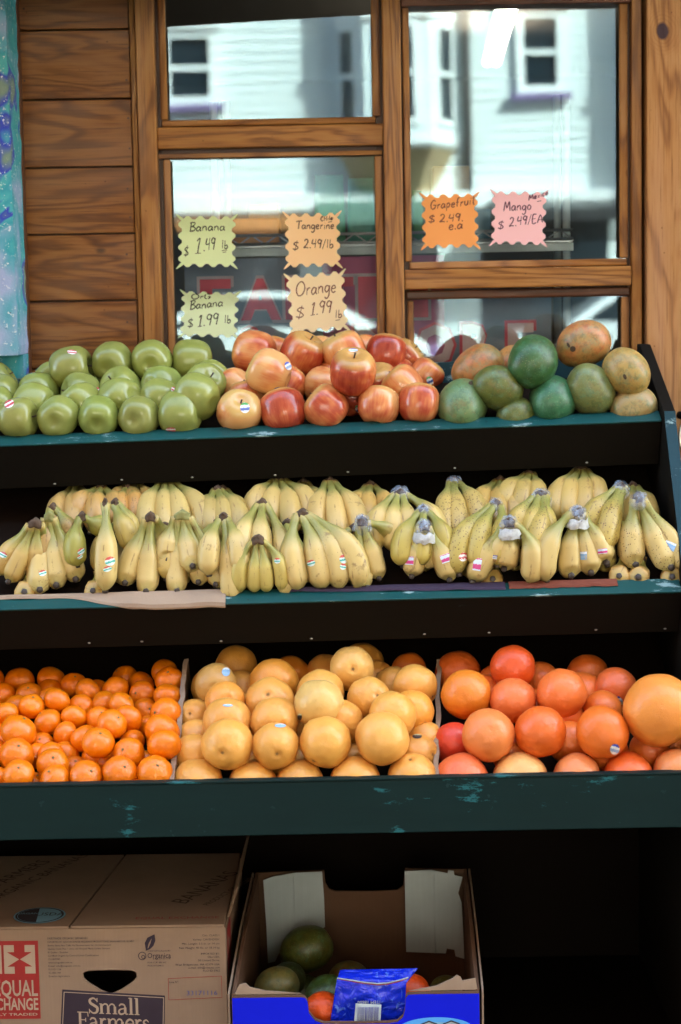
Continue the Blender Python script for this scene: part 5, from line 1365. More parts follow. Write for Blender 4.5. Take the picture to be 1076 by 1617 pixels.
# bunches wedged low between the front ones, tints darkened as if shaded
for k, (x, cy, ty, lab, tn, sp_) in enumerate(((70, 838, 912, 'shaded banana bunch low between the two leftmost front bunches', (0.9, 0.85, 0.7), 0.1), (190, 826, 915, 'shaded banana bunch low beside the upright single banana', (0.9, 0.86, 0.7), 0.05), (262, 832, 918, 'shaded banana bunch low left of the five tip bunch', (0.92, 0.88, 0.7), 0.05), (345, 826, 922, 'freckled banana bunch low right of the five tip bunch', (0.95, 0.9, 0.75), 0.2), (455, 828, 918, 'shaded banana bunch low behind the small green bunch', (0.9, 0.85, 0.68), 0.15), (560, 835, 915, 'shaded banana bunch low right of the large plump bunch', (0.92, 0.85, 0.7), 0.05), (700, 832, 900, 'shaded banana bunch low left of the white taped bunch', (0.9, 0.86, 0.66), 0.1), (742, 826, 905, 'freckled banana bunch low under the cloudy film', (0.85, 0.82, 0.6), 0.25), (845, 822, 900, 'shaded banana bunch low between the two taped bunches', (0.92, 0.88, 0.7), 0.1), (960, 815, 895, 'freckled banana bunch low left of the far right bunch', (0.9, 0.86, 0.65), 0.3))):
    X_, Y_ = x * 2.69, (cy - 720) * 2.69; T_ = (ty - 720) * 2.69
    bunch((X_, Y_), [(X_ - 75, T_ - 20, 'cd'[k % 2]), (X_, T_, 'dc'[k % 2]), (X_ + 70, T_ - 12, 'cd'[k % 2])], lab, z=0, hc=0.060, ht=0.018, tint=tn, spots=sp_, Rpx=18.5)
# tips peeking out under the front row
U_ = dict(hc=0.028, ht=0.018)
for zz, x, y, lab in ((Z5, 105, 582, 'banana tip low behind the cardboard at the far left'), (Z5, 395, 578, 'browned banana tip beside the upright single banana'), (Z7, 812, 515, 'banana tip peeking out low, left of the other right corner tip'), (Z7, 893, 518, 'banana tip peeking out low under the far right bunch'), (Z7, 275, 528, 'banana tip peeking out under the white taped bunch'), (Z7, 1040, 520, 'banana tip lowest in the right corner')):
    bunch((x + 20, y - 90), [(x, y, 'c')], lab, z=zz, **U_, tint=(0.9, 0.75, 0.6))
# front row
F_ = dict(hc=0.105, ht=0.020, drop=14)
bunch((150, 290), [(-10, 500, 'c'), (35, 527, 'c'), (145, 495, 'c'), (175, 470, 'd')], 'brown scarred banana bunch with a black crown at the far left', z=Z5, **F_, spots=0.04, tint=(0.95, 0.88, 0.78))
bunch((210, 262), [(172, 562, 'c'), (240, 543, 'c'), (322, 518, 'c')], 'banana bunch with a green crown and brown scuffs, second from left in front', z=Z5, **F_, green=True, spots=0.05, Rpx=22)
bunch((447, 205), [(442, 588, 'd')], 'single upright banana with two teal and red stickers', z=Z5, hc=0.125, ht=0.024, Rpx=21, spots=0.06)
bunch((640, 262), [(532, 533, 'c'), (618, 575, 'c'), (690, 420, 'd')], 'banana bunch with dark ringed crown, front, right of the single banana', z=Z5, **F_, Rpx=21)
bunch((775, 255), [(718, 434, 'c', 0.03), (752, 575, 'c'), (820, 460, 'c', 0.03), (842, 530, 'c'), (915, 540, 'c')], 'big green stemmed banana bunch with five tips facing out', z=Z5, **F_, green=True, Rpx=20)
bunch((182, 360), [(108, 592, 'd'), (165, 594, 'd'), (215, 594, 'd'), (278, 585, 'd')], 'small slender greenish banana bunch lowest in the middle front', z=Z6, hc=0.090, ht=0.020, Rpx=15.5, tint=(0.92, 0.98, 0.72), cw=14)
bunch((372, 250), [(360, 575, 'd'), (450, 572, 'd'), (520, 570, 'd'), (595, 565, 'd')], 'large plump banana bunch with three teal red stickers, middle front', z=Z6, **F_, Rpx=23, spots=0.08, cw=14)
bunch((625, 280), [(650, 560, 'c'), (697, 515, 'c'), (775, 400, 'd')], 'banana bunch with blue film on its crown and a white square sticker', z=Z6, **F_, wrap='film', Rpx=19)
bunch((888, 300), [(835, 517, 'c'), (908, 473, 'c'), (995, 537, 'c')], 'three banana bunch tied with white tape, pink stickers on the outer two', z=Z6, hc=0.100, ht=0.024, wrap='tape', Rpx=20.5)
bunch((345, 285), [(192, 533, 'c'), (267, 450, 'c', 0.02), (325, 475, 'c', 0.02), (430, 535, 'd')], 'plump banana bunch with bright white tape, right half of the front row', z=Z7, **F_, wrap='tape', Rpx=22, cw=13)
bunch((635, 240), [(510, 530, 'd'), (610, 502, 'c'), (692, 490, 'c'), (757, 446, 'c', 0.01)], 'broad banana bunch with taped film and three bright stickers, right front', z=Z7, **F_, wrap='tape', Rpx=23, cw=14)
bunch((895, 180), [(885, 470, 'c'), (1042, 488, 'c', 0.008), (1110, 500, 'c')], 'long black freckled banana bunch at the far right end', z=Z7, hc=0.115, ht=0.028, wrap='film', Rpx=23, spots=0.30, cw=16)
# stickers on bananas
FB = [(BVHTree.FromPolygons(V, F), o, e, V, F) for o, e, V, F in ALLF]
def banana_sticker(zx, x, y, w, h, ang, mat, shape):
    px, py = zx + x / 2.69, 720 + y / 2.69
    d = ray(px, py).normalized(); best = None
    for bv, o, e, V, F in FB:
        h_ = bv.ray_cast(CO, d)
        if h_[0] is not None and (best is None or h_[3] < best[0]): best = (h_[3], o, e, V, F)
    if best:
        _, o, e, V, F = best
        press_on(V, F, px, py, w / 2.69, h / 2.69, ang, mat, o, Matrix.Translation(-Vector(e.location)), shape)
for zx, L_ in ((Z5, [(345, 405, 34, 24, .6, 'st_teal', 'oval'), (340, 428, 26, 16, .6, 'st_teal', 'oval'), (468, 447, 44, 40, .3, 'st_teal', 'oval'), (457, 480, 36, 24, .3, 'st_teal', 'oval'), (182, 497, 34, 26, .3, 'st_teal', 'oval'), (15, 420, 34, 26, -.5, 'st_teal', 'oval')]),
               (Z6, [(268, 412, 34, 38, 0, 'st_teal', 'oval'), (264, 445, 26, 24, 0, 'st_teal', 'oval'), (408, 455, 36, 28, .3, 'st_teal', 'oval'), (398, 480, 34, 18, 0, 'st_teal', 'oval'), (545, 438, 34, 38, .2, 'st_teal', 'oval'), (543, 470, 26, 28, -.2, 'st_teal', 'oval'), (277, 552, 40, 24, .2, 'st_teal', 'oval'), (268, 574, 34, 18, .2, 'st_teal', 'oval'),
                     (709, 457, 24, 28, -.5, 'st_dark', 'rect'), (823, 444, 40, 36, -.05, 'st_pink', 'rect'), (978, 435, 40, 34, .4, 'st_pink', 'rect'), (1053, 430, 36, 36, 0, 'st_red', 'oval')]),
               (Z7, [(75, 435, 40, 36, .3, 'st_pink', 'rect'), (210, 460, 34, 54, -.15, 'st_pink', 'rect'), (286, 430, 44, 16, -.1, 'st_blue', 'rect'), (357, 455, 46, 20, -.4, 'st_pink', 'rect'), (576, 416, 50, 42, -.25, 'st_pink', 'rect'), (652, 424, 46, 34, 0, 'st_sky', 'rect'), (742, 404, 40, 22, .1, 'st_pink', 'rect'), (928, 358, 46, 40, -.25, 'st_pink', 'rect'), (1028, 382, 48, 34, -.4, 'st_sky', 'rect'), (152, 425, 36, 30, 0, 'st_red', 'oval')])):
    for x, y, w, h, a, mt, sh in L_: banana_sticker(zx, x, y, w, h, a, M[mt], sh)
# ------------------------------------------------------------------ hand-lettered price tags on the glass
def vv(*p): return [Vector((a, b)) for a, b in p]
GL = {   # pen strokes, x-height 0.5, cap height 1
 'B': (0.55, [vv((.08, 0), (.1, .5), (.14, 1)), vv((0, .93), (.35, 1), (.5, .82), (.3, .58), (.12, .52), (.4, .48), (.55, .25), (.35, .04), (0, 0))]),
 'a': (0.5, [vv((.42, .42), (.2, .5), (.03, .25), (.15, .02), (.36, .18), (.42, .46), (.42, .12), (.52, .02))]),
 'n': (0.5, [vv((.06, .5), (.06, 0)), vv((.06, .28), (.22, .48), (.38, .42), (.42, .15), (.46, 0))]),
 'O': (0.8, [vv((.42, 1), (.12, .8), (.02, .4), (.2, .02), (.55, .05), (.76, .45), (.62, .85), (.36, 1))]),
 'o': (0.45, [vv((.22, .5), (.05, .3), (.1, .04), (.32, .04), (.4, .3), (.2, .5))]),
 'r': (0.38, [vv((.08, .5), (.08, 0)), vv((.08, .28), (.2, .46), (.36, .46))]),
 'g': (0.5, [vv((.4, .42), (.18, .5), (.04, .25), (.18, .04), (.38, .2), (.42, .48), (.42, -.2), (.22, -.42), (.06, -.28))]),
 'e': (0.45, [vv((.06, .26), (.36, .3), (.3, .48), (.12, .46), (.04, .2), (.18, .0), (.4, .08))]),
 'T': (0.55, [vv((-.12, .9), (.2, 1), (.62, 1)), vv((.26, 1), (.24, .5), (.2, 0))]),
 'i': (0.2, [vv((.1, .5), (.1, .0)), vv((.1, .72), (.12, .76))]),
 'C': (0.55, [vv((.5, .9), (.25, .95), (.05, .5), (.2, .05), (.5, .1))]),
 'H': (0.6, [vv((.06, 1), (.06, 0)), vv((.5, 1), (.5, 0)), vv((.06, .5), (.5, .52))]),
 'l': (0.2, [vv((.1, 1), (.1, 0))]),
 'b': (0.45, [vv((.08, 1), (.08, 0)), vv((.08, .3), (.3, .45), (.4, .2), (.25, 0), (.08, .08))]),
 'G': (0.65, [vv((.55, .85), (.3, 1), (.05, .6), (.12, .1), (.42, .04), (.58, .4), (.3, .44)), vv((.3, .44), (.68, .42))]),
 'p': (0.48, [vv((.08, .5), (.06, -.4)), vv((.08, .4), (.28, .5), (.4, .28), (.24, .03), (.08, .1))]),
 'f': (0.4, [vv((.42, .95), (.25, 1), (.16, .7), (.14, 0)), vv((0, .5), (.34, .5))]),
 'u': (0.48, [vv((.06, .5), (.08, .1), (.24, .0), (.38, .2), (.4, .5), (.42, .0))]),
 't': (0.4, [vv((.2, .95), (.2, .1), (.34, .0)), vv((-.05, .72), (.5, .8))]),
 'M': (0.75, [vv((.0, 0), (.12, .95), (.32, .3), (.55, .95), (.68, 0))]),
 'x': (0.4, [vv((.04, .5), (.36, 0)), vv((.36, .5), (.04, 0))]),
 'c': (0.42, [vv((.36, .44), (.16, .5), (.04, .25), (.16, .02), (.38, .08))]),
 '$': (0.6, [vv((.5, .78), (.25, .84), (.08, .66), (.3, .5), (.48, .3), (.28, .14), (.0, .2)), vv((.36, 1), (.2, 0))]),
 '1': (0.3, [vv((.02, .8), (.2, 1), (.14, .5), (.1, 0)), vv((-.06, 0), (.3, .03))]),
 '2': (0.52, [vv((.05, .78), (.22, 1), (.42, .8), (.3, .4), (.02, .03), (.25, .06), (.5, .0))]),
 '4': (0.5, [vv((.1, 1), (.02, .5), (.45, .52)), vv((.4, 1), (.36, 0))]),
 '9': (0.48, [vv((.4, .85), (.2, 1), (.04, .75), (.2, .52), (.4, .7), (.42, .95), (.36, .4), (.3, 0))]),
 '.': (0.18, [vv((.06, .03), (.1, .05), (.08, .0))]),
 '/': (0.36, [vv((.32, 1.05), (.02, -.1))]),
 'E': (0.5, [vv((.45, .98), (.08, .95), (.06, .0), (.46, .04)), vv((.08, .5), (.38, .52))]),
 'A': (0.6, [vv((.0, 0), (.3, .9), (.55, 0)), vv((.1, .32), (.48, .36))]),
 ' ': (0.3, []),
}
def pen(strokes_px, surf, width):
    """strokes in picture pixels -> flat ink ribbons on the card"""
    V = []; F = []
    for S in strokes_px:
        P = smooth_line(S, 5)
        n = len(P)
        for i, p in enumerate(P):
            t = (P[min(i + 1, n - 1)] - P[max(i - 1, 0)])
            t = t.normalized() if t.length > 1e-6 else Vector((1, 0))
            nn = Vector((-t.y, t.x)); w = width * (0.5 if i in (0, n - 1) else 0.85 + 0.3 * noise.noise(Vector((p.x * .3, p.y * .3, 0))))
            V += [surf(*(p + nn * w / 2), 0.0006), surf(*(p - nn * w / 2), 0.0006)]
            if i: a = len(V); F.append((a - 4, a - 3, a - 1, a - 2))
    return V, F
def write(s, x0, y0, x1, cap, slope=0.0):
    tot = sum(GL[c][0] + 0.08 for c in s); out = []; x = 0.0; k = (x1 - x0) / tot
    for c in s:
        w, st = GL[c]; jy = rnd.uniform(-0.03, 0.05) * cap
        for S in st:
            out.append([Vector((x0 + (x + p.x) * k + p.y * cap * 0.06, y0 - p.y * cap + jy - (x + p.x) * k * slope)) for p in S])
        x += w + 0.08
    return out
def price_tag(bounds, col, ink, lines, lab, curl=0.0, seed=0.0, rot=0.0):
    x0, y0, x1, y1 = bounds; cx, cy = (x0 + x1) / 2, (y0 + y1) / 2; hw, hh = (x1 - x0) / 2, (y1 - y0) / 2
    Yc = YG - 0.0015
    def surf(px, py, lift=0.0):
        v = max(0.0, min(1.2, (cy - py) / hh * 0.5 + 0.5))
        dy = 0.0012 + curl * max(0.0, v - 0.55) ** 2 * 4.0 + 0.003 * (1 - v) ** 2
        return at(px, py, Yc - dy - lift)
    # scalloped star outline
    pk = []
    for (ax, ay), (bx_, by) in zip(((-1, -1), (1, -1), (1, 1), (-1, 1)), ((1, -1), (1, 1), (-1, 1), (-1, -1))):
        A = Vector((ax, ay)); B = Vector((bx_, by)); inn = Vector((-(A + B).x / 2, -(A + B).y / 2))
        pk.append(A * 1.0)
        for k in range(1, 10):
            t = k / 10; base = A.lerp(B, t)
            dep = 0.27 if k % 2 else 0.07
            pk.append(base + inn * (dep + (0.02 if k in (1, 9) else 0)))
    cr, sr = math.cos(rot), math.sin(rot)
    pk = [Vector((p.x * cr - p.y * sr, p.x * sr + p.y * cr)) for p in pk]
    for _ in range(1):   # round the points a little
        q = []
        for a, b2 in zip(pk, pk[1:] + pk[:1]): q += [a.lerp(b2, 0.22), a.lerp(b2, 0.78)]
        pk = q
    e = empty('price_tag', surf(cx, y1), lab, 'price tag', 'price tags on the window')
    # fill: rings shrunk towards the middle so that the card can bend
    n = len(pk); V = []; F = []; steps = [1.0, 0.8, 0.6, 0.4, 0.2]
    for th in (0.0, 0.0004):
        o0 = len(V)
        for s in steps:
            for p in pk: V.append(surf(cx + p.x * hw * s, cy + p.y * hh * s, th))
        V.append(surf(cx, cy, th))
        for j in range(len(steps) - 1):
            for i in range(n):
                k = (i + 1) % n; a = o0 + j * n; f_ = (a + i, a + k, a + n + k, a + n + i); F.append(f_ if th else f_[::-1])
        a = o0 + (len(steps) - 1) * n
        for i in range(n): F.append((a + i, a + (i + 1) % n, len(V) - 1))
    o1 = len(V) // 2
    for i in range(n): F.append((i, (i + 1) % n, o1 + (i + 1) % n, o1 + i))
    mobj('card', V, F, plain('card_' + str(len(lab)), col, 0.6, var=0.03, scale=8), e, local=False)
    S = []
    for ln in lines:
        if isinstance(ln[0], str): S += write(*ln)
        else: S.append([Vector(p) for p in ln])
    V, F = pen(S, surf, 2.15)
    mobj('handwriting', V, F, plain('ink_' + str(len(lab)), ink, 0.5), e, local=False)
def za(x, y): return 270 + x / 3.47, 310 + y / 3.47
def zb(x, y): return 640 + x / 4.138, 270 + y / 4.138
def LZ(f, s, x0, y0, x1, cap, sl=0.0, k=3.47): 
    a, b2 = f(x0, y0); c, _ = f(x1, y0); return (s, a, b2, c, cap / k, sl)
def UL(f, *pts): return [f(*p) for p in pts]
GC = (0.70, 0.86, 0.48)
price_tag((276, 336, 378, 427), GC, (0.03, 0.05, 0.02), [LZ(za, 'Banana', 103, 190, 300, 48, 0.02), LZ(za, '$', 72, 332, 102, 62), LZ(za, '1', 138, 312, 172, 84), LZ(za, '.49', 178, 300, 246, 66, 0.15), LZ(za, 'lb', 278, 286, 316, 46), UL(za, (280, 298), (308, 294)), UL(za, (284, 308), (304, 304))],
          'green price tag lettered Banana 1.49 lb', curl=0.016)
price_tag((445, 331, 543, 427), (0.96, 0.67, 0.36), (0.09, 0.03, 0.02), [LZ(za, 'Tangerine', 690, 178, 898, 44, 0.0), LZ(za, 'CHile', 820, 136, 890, 24, 0.1), UL(za, (862, 142), (884, 138)), LZ(za, '$', 668, 298, 708, 56), LZ(za, '2.49/lb', 728, 284, 894, 48)],
          'peach price tag lettered Tangerine 2.49 per lb', curl=0.004, rot=-0.02)
price_tag((280, 456, 382, 537), (0.74, 0.90, 0.58), (0.03, 0.05, 0.02), [LZ(za, 'OrG', 113, 562, 222, 28), LZ(za, 'Banana', 105, 622, 288, 48, 0.12), LZ(za, '$', 92, 722, 128, 56), LZ(za, '1.99', 152, 712, 266, 62, 0.1), LZ(za, 'lb', 293, 694, 332, 44)],
          'pale green price tag lettered Org Banana 1.99 lb', curl=0.020, rot=0.03)
price_tag((449, 425, 553, 530), (0.97, 0.80, 0.50), (0.16, 0.04, 0.02), [LZ(za, 'Orange', 685, 548, 910, 78, 0.12), LZ(za, '$', 684, 676, 742, 76), LZ(za, '1.99', 770, 652, 886, 68, 0.15), LZ(za, 'lb', 900, 664, 942, 44), UL(za, (903, 680), (928, 676))],
          'yellow price tag lettered Orange 1.99 lb', curl=0.006, rot=-0.08)
price_tag((661, 301, 761, 397), (0.90, 0.37, 0.10), (0.16, 0.035, 0.012), [LZ(zb, 'Grapefruit', 165, 252, 462, 58, 0.12, 4.138), LZ(zb, '$', 152, 342, 204, 58, 0, 4.138), LZ(zb, '2.49.', 225, 334, 385, 50, 0.05, 4.138), LZ(zb, 'e.a', 285, 384, 380, 64, 0.1, 4.138)],
          'orange price tag lettered Grapefruit 2.49 ea', curl=0.004, rot=-0.02)
price_tag((771, 297, 868, 392), (0.93, 0.55, 0.58), (0.10, 0.015, 0.05), [LZ(zb, 'Mango', 645, 262, 828, 64, 0.05, 4.138), LZ(zb, 'Mexico', 808, 194, 938, 36, 0.32, 4.138), UL(zb, (862, 200), (890, 194)), LZ(zb, '$', 606, 382, 654, 62, 0, 4.138), LZ(zb, '2.49/EA', 680, 362, 905, 58, 0.12, 4.138)],
          'pink price tag lettered Mango 2.49 EA', curl=0.004, rot=0.02)

# ------------------------------------------------------------------ banana carton under the stand
YB = 3.20
c_tr = at(356, 1464, YB)                       # top right front corner
RZ = R(-1.2); W, H, D = 0.515, c_tr.z - 0.154, 0.40
crate = empty('banana_carton', (0, 0, 0), 'brown banana carton with red and black print under the stand', 'carton', rz=RZ)
crate.location = Vector((c_tr.x, c_tr.y, 0.154))
kx = YB / FPX
def bxz(px, py): return (px - 356) * kx * 1.0, H - (py - 1464) * kx * 1.045
M['carton'] = cardboard('carton_board', (0.315, 0.215, 0.145))
M['carton_in'] = cardboard('carton_inside', (0.10, 0.06, 0.035))
def zc_(x, y): return bxz(x / 2.562, 1320 + y / 2.562)
hole = [zc_(*p) for p in ((312, 552), (330, 542), (420, 540), (515, 542), (534, 552), (536, 572), (520, 590), (470, 622), (425, 640), (380, 622), (330, 590), (312, 572))]
front = flat_poly([[(-W, 0.0), (0, 0.0), (0, H), (-W, H)], hole], 0.004)
sheet('front_panel', front, M['carton'], crate, (0, 0.002, 0))
rim = [Vector((x, -0.0005, z)) for x, z in hole]
def cb(nm, x0, x1, y0, y1, z0, z1, mat): return box(nm, x0, x1, y0, y1, z0, z1, M[mat], crate)
cb('side_panel', -0.0042, -0.0002, 0.0045, D, 0, H - 0.001, 'carton'); cb('side_panel', -W, -W + 0.004, 0.0045, D, 0, H - 0.001, 'carton')
cb('back_panel', -W + 0.0045, -0.0045, D - 0.004, D, 0, H - 0.001, 'carton'); cb('bottom', -W + 0.0045, -0.0045, 0.0045, D - 0.0045, 0, 0.004, 'carton_in')
# lid flaps: two long ones with a gap, slightly bowed; gap follows the seam seen on top
def flap(x0a, x1a, x0b, x1b, z, nm='lid_flap'):
    A = [(x0a, 0.001, z), (x1a, 0.001, z), (x1b, D, z + 0.004), (x0b, D, z + 0.004)]
    prism(nm, A, [(x, y, zz + 0.0035) for x, y, zz in A], M['carton'], crate)
flap(-W, -0.256, -W, -0.215, H + 0.0005); flap(-0.252, -0.002, -0.211, -0.002, H + 0.0008)
prism('side_flap', [(-0.001, 0.05, H + 0.001), (-0.001, D, H + 0.001), (0.012, D + 0.01, H + 0.045), (0.010, 0.12, H + 0.030)], [(0.003, 0.05, H + 0.001), (0.003, D, H + 0.001), (0.016, D + 0.01, H + 0.045), (0.014, 0.12, H + 0.030)], M['carton'], crate)
M['p_black'] = plain('print_black', (0.022, 0.016, 0.020), 0.7); M['p_red'] = plain('print_red', (0.30, 0.012, 0.010), 0.7, var=0.2, scale=60)
M['p_cream'] = plain('print_cream', (0.42, 0.31, 0.22), 0.7); M['p_violet'] = plain('print_violet', (0.022, 0.010, 0.022), 0.7); M['p_blue'] = plain('stamp_blue', (0.09, 0.09, 0.22), 0.7)
M['p_sky'] = plain('print_light_blue', (0.20, 0.42, 0.55), 0.6)
yF = -0.0009
def cprint(nm, me, mat, zx, zy, lift=0.0):
    x, z = zc_(zx, zy); return sheet(nm, me, M[mat], crate, (x, yF - lift, z))
KZ = kx / 2.562
def ctext(s, zx, zy, capz, mat='p_black', align='LEFT', lift=0.0, width=None, bold=0.0):
    size = capz * KZ / 0.70; me = text_mesh(s, size, align, bold)
    if width:
        xs = [v.co.x for v in me.vertices]; w = max(xs) - min(xs); k = width * KZ / w
        for v in me.vertices: v.co.x *= k
    return me, zx, zy
def cprint_lines(nm, L_, mat):
    ms = []
    for me, zx, zy in L_:
        x, z = zc_(zx, zy)
        for v in me.vertices: v.co.x += x; v.co.y += z
        ms.append(me)
    me = merge(ms); sheet(nm, me, M[mat], crate, (0, yF, 0))
left = [('FAIRTRADE ORGANIC BANANAS', 168, 9.5), ('EXPORTED BY: ASOCIACION DE PEQUENOS PRODUCTORES BANANEROS EL GUABO', 362, 7.5), ('Barrio Santa Ana Calle Via Panamericana Ser c/n Interseccion', 265, 7.5), ('Quinta Oeste Piso 1 cerca del Hospital Maria Lorena Serrano', 260, 7.5), ('El Guabo - Ecuador', 84, 7.5), ('Certified Organic by Control Union Certifications', 212, 7.5), ('CU 810943', 50, 7.5), ('www.asoguabo.com.ec', 102, 7.5), ('E-mail: info@asoguabo.com.ec', 134, 7.5), ('FLO ID 1124', 52, 7.5), ('SC-002-160', 50, 7.5), ('Ecuador-Agriculture', 88, 7.5)]
cprint_lines('address_print', [ctext(s, 167, 411 + i * 14.1, c, width=w) for i, (s, w, c) in enumerate(left)], 'p_black')
right = [('Cat.: CLASS I', 402, 70), ('Variety: CAVENDISH', 419, 110), ('Min. Length: 5.5 in. or 14 cm', 436, 156), ('Net Weight: 40 lbs. or 18.14 kg', 453, 168), ('IMPORTED BY:', 478, 78), ('Oke USA,', 491, 50), ('50 United Drive,', 505, 90), ('West Bridgewater, MA 02379 USA', 522, 186), ('e-mail: info@okeusa.com', 535, 132), ('FLO ID 5962', 548, 70)]
cprint_lines('contents_print', [ctext(s, 885 - w, y + 3, 8.5, width=w) for s, y, w in right], 'p_black')
# certification mark: leaf, ring and lettering
leaf = [(578, 462), (574, 430), (586, 408), (616, 394), (619, 420), (610, 442), (594, 456)]
vein = [(585, 452), (590, 432), (604, 410), (598, 432), (588, 452)]
def loop(P): return [zc_(*p) for p in P]
cprint_lines('certification_mark', [ctext('Organica', 583, 492, 22, width=97), ctext('CERTIFICACION', 585, 466, 6, width=94), ctext('ECUADOR', 606, 498, 5, width=74), ctext('POA CUP: 002-AC', 583, 514, 7, width=78), ctext('POA Nº5246-S', 583, 527, 7, width=66)], 'p_violet')
sheet('leaf_mark', flat_poly([loop(leaf), loop(vein)]), M['p_violet'], crate, (0, yF, 0))
def circ(cx, cy, r, n=24, rx=1.0): return [(cx + r * rx * math.cos(2 * math.pi * k / n), cy + r * math.sin(2 * math.pi * k / n)) for k in range(n)]
sheet('ring_mark', flat_poly([loop(circ(562, 483, 17)), loop(circ(562, 483, 14))]), M['p_violet'], crate, (0, yF, 0))
sheet('ring_mark', flat_poly([loop(circ(566, 487, 8)), loop(circ(566, 487, 5))]), M['p_violet'], crate, (0, yF, 0))
# lot box
def frame_(a, b2, t): 
    (x0, y0), (x1, y1) = a, b2
    return flat_poly([loop([(x0, y0 + 8), (x1, y0), (x1, y1 - 8), (x0, y1)]), loop([(x0 + t, y0 + 8 + t), (x1 - t, y0 + t), (x1 - t, y1 - 8 - t), (x0 + t, y1 - t)])])
sheet('lot_box', frame_((667, 569), (892, 667), 1.8), M['p_red'], crate, (0, yF, 0))
cprint_lines('lot_label', [ctext('Lote Nº:', 672, 596, 8, width=38)], 'p_black')
cprint_lines('lot_stamp', [ctext('33171116', 742, 648, 20, width=128)], 'p_blue')
# dark panel with cream outline and lettering
sheet('dark_panel', flat_poly([loop([(222, 618), (415, 632), (652, 648), (640, 960), (196, 940)])]), M['p_violet'], crate, (0, yF, 0))
sheet('panel_outline', flat_poly([loop([(228, 627), (648, 655), (634, 940), (204, 925)]), loop([(231, 630), (645, 658), (631, 936), (207, 921)])]), M['p_cream'], crate, (0, yF - 0.0004, 0))
def serif(ch):
    """roman letters from thick and thin strokes with serifs; unit cap height, returns loops and width"""
    T, t = 0.15, 0.055
    def bar(x0, y0, x1, y1, w):
        d = Vector((x1 - x0, y1 - y0)).normalized(); n = Vector((-d.y, d.x)) * w / 2; a = Vector((x0, y0)); b2 = Vector((x1, y1))
        return [a + n, b2 + n, b2 - n, a - n]
    def arc(P, w0, w1):
        S = smooth_line([Vector(p) for p in P], 6); n = len(S); A = []; B = []
        for i, p in enumerate(S):
            d = (S[min(i + 1, n - 1)] - S[max(i - 1, 0)]).normalized(); q = Vector((-d.y, d.x)); w = w0 + (w1 - w0) * math.sin(math.pi * i / (n - 1))
            A.append(p + q * w / 2); B.append(p - q * w / 2)
        return A + B[::-1]
    sf = lambda x, y, w=0.30: bar(x - w / 2, y, x + w / 2, y, t)
    if ch == 'S': return [arc([(.50, .80), (.32, .96), (.10, .86), (.12, .66), (.32, .52), (.52, .36), (.48, .10), (.26, .03), (.06, .20)], .06, .17), bar(.52, .98, .52, .72, t), bar(.05, .28, .05, .0, t)], .62
    if ch == 'm': return [bar(.12, 0, .12, .62, T), bar(.52, 0, .52, .48, T), bar(.92, 0, .92, .48, T), arc([(.14, .46), (.30, .62), (.46, .58), (.52, .40)], .05, .10), arc([(.54, .46), (.70, .62), (.86, .58), (.92, .40)], .05, .10), sf(.12, .025, .28), sf(.52, .025, .28), sf(.92, .025, .28), bar(.0, .62, .14, .62, t)], 1.08
    if ch == 'a': return [bar(.42, .06, .42, .46, T), arc([(.06, .52), (.18, .64), (.36, .60), (.43, .44)], .06, .11), arc([(.42, .38), (.14, .32), (.04, .16), (.14, .02), (.32, .06), (.42, .18)], .05, .12), arc([(.42, .10), (.48, .02), (.58, .05)], .06, .07)], .60
    if ch == 'l': return [bar(.14, 0, .14, 1.05, T), sf(.14, .025, .30), bar(.0, 1.04, .16, 1.04, t)], .32
    if ch == 'F': return [bar(.16, 0, .16, .97, T), sf(.16, .025, .36), bar(.0, .97, .66, .97, t), bar(.16, .52, .50, .52, t), bar(.64, .98, .66, .72, t), bar(.50, .64, .50, .40, t)], .68
    if ch == 'r': return [bar(.12, 0, .12, .62, T), sf(.12, .025, .32), bar(.0, .62, .14, .62, t), arc([(.14, .44), (.26, .60), (.42, .58)], .05, .13)], .46
    if ch == 'e': return [arc([(.06, .36), (.46, .37), (.42, .56), (.24, .63), (.06, .46), (.06, .18), (.22, .02), (.46, .12)], .06, .12)], .54
    if ch == 's': return [arc([(.36, .50), (.22, .63), (.06, .54), (.10, .40), (.30, .28), (.36, .12), (.20, .02), (.04, .14)], .05, .12)], .42
    return [], .4
def serif_word(word, zx, zy, cap, width):
    LL = []; x = 0.0; ms = []
    for ch in word:
        ls, w = serif(ch); LL.append((ls, x)); x += w + 0.03
    kk = width / (x * cap)
    for ls, xo in LL:
        for lp in ls:
            P = [zc_(zx + (xo + p.x) * cap * kk, zy - p.y * cap + (zx + (xo + p.x) * cap * kk - 430) * 0.045) for p in lp]
            ms.append(flat_poly([P]))
    for i, m_ in enumerate(ms):
        for v in m_.vertices: v.co.z += i * 0.00001
    sheet('lettering', merge(ms), M['p_cream'], crate, (0, yF - 0.0005, 0))
serif_word('Small', 330, 722, 66, 218); serif_word('Farmers', 282, 786, 70, 305)
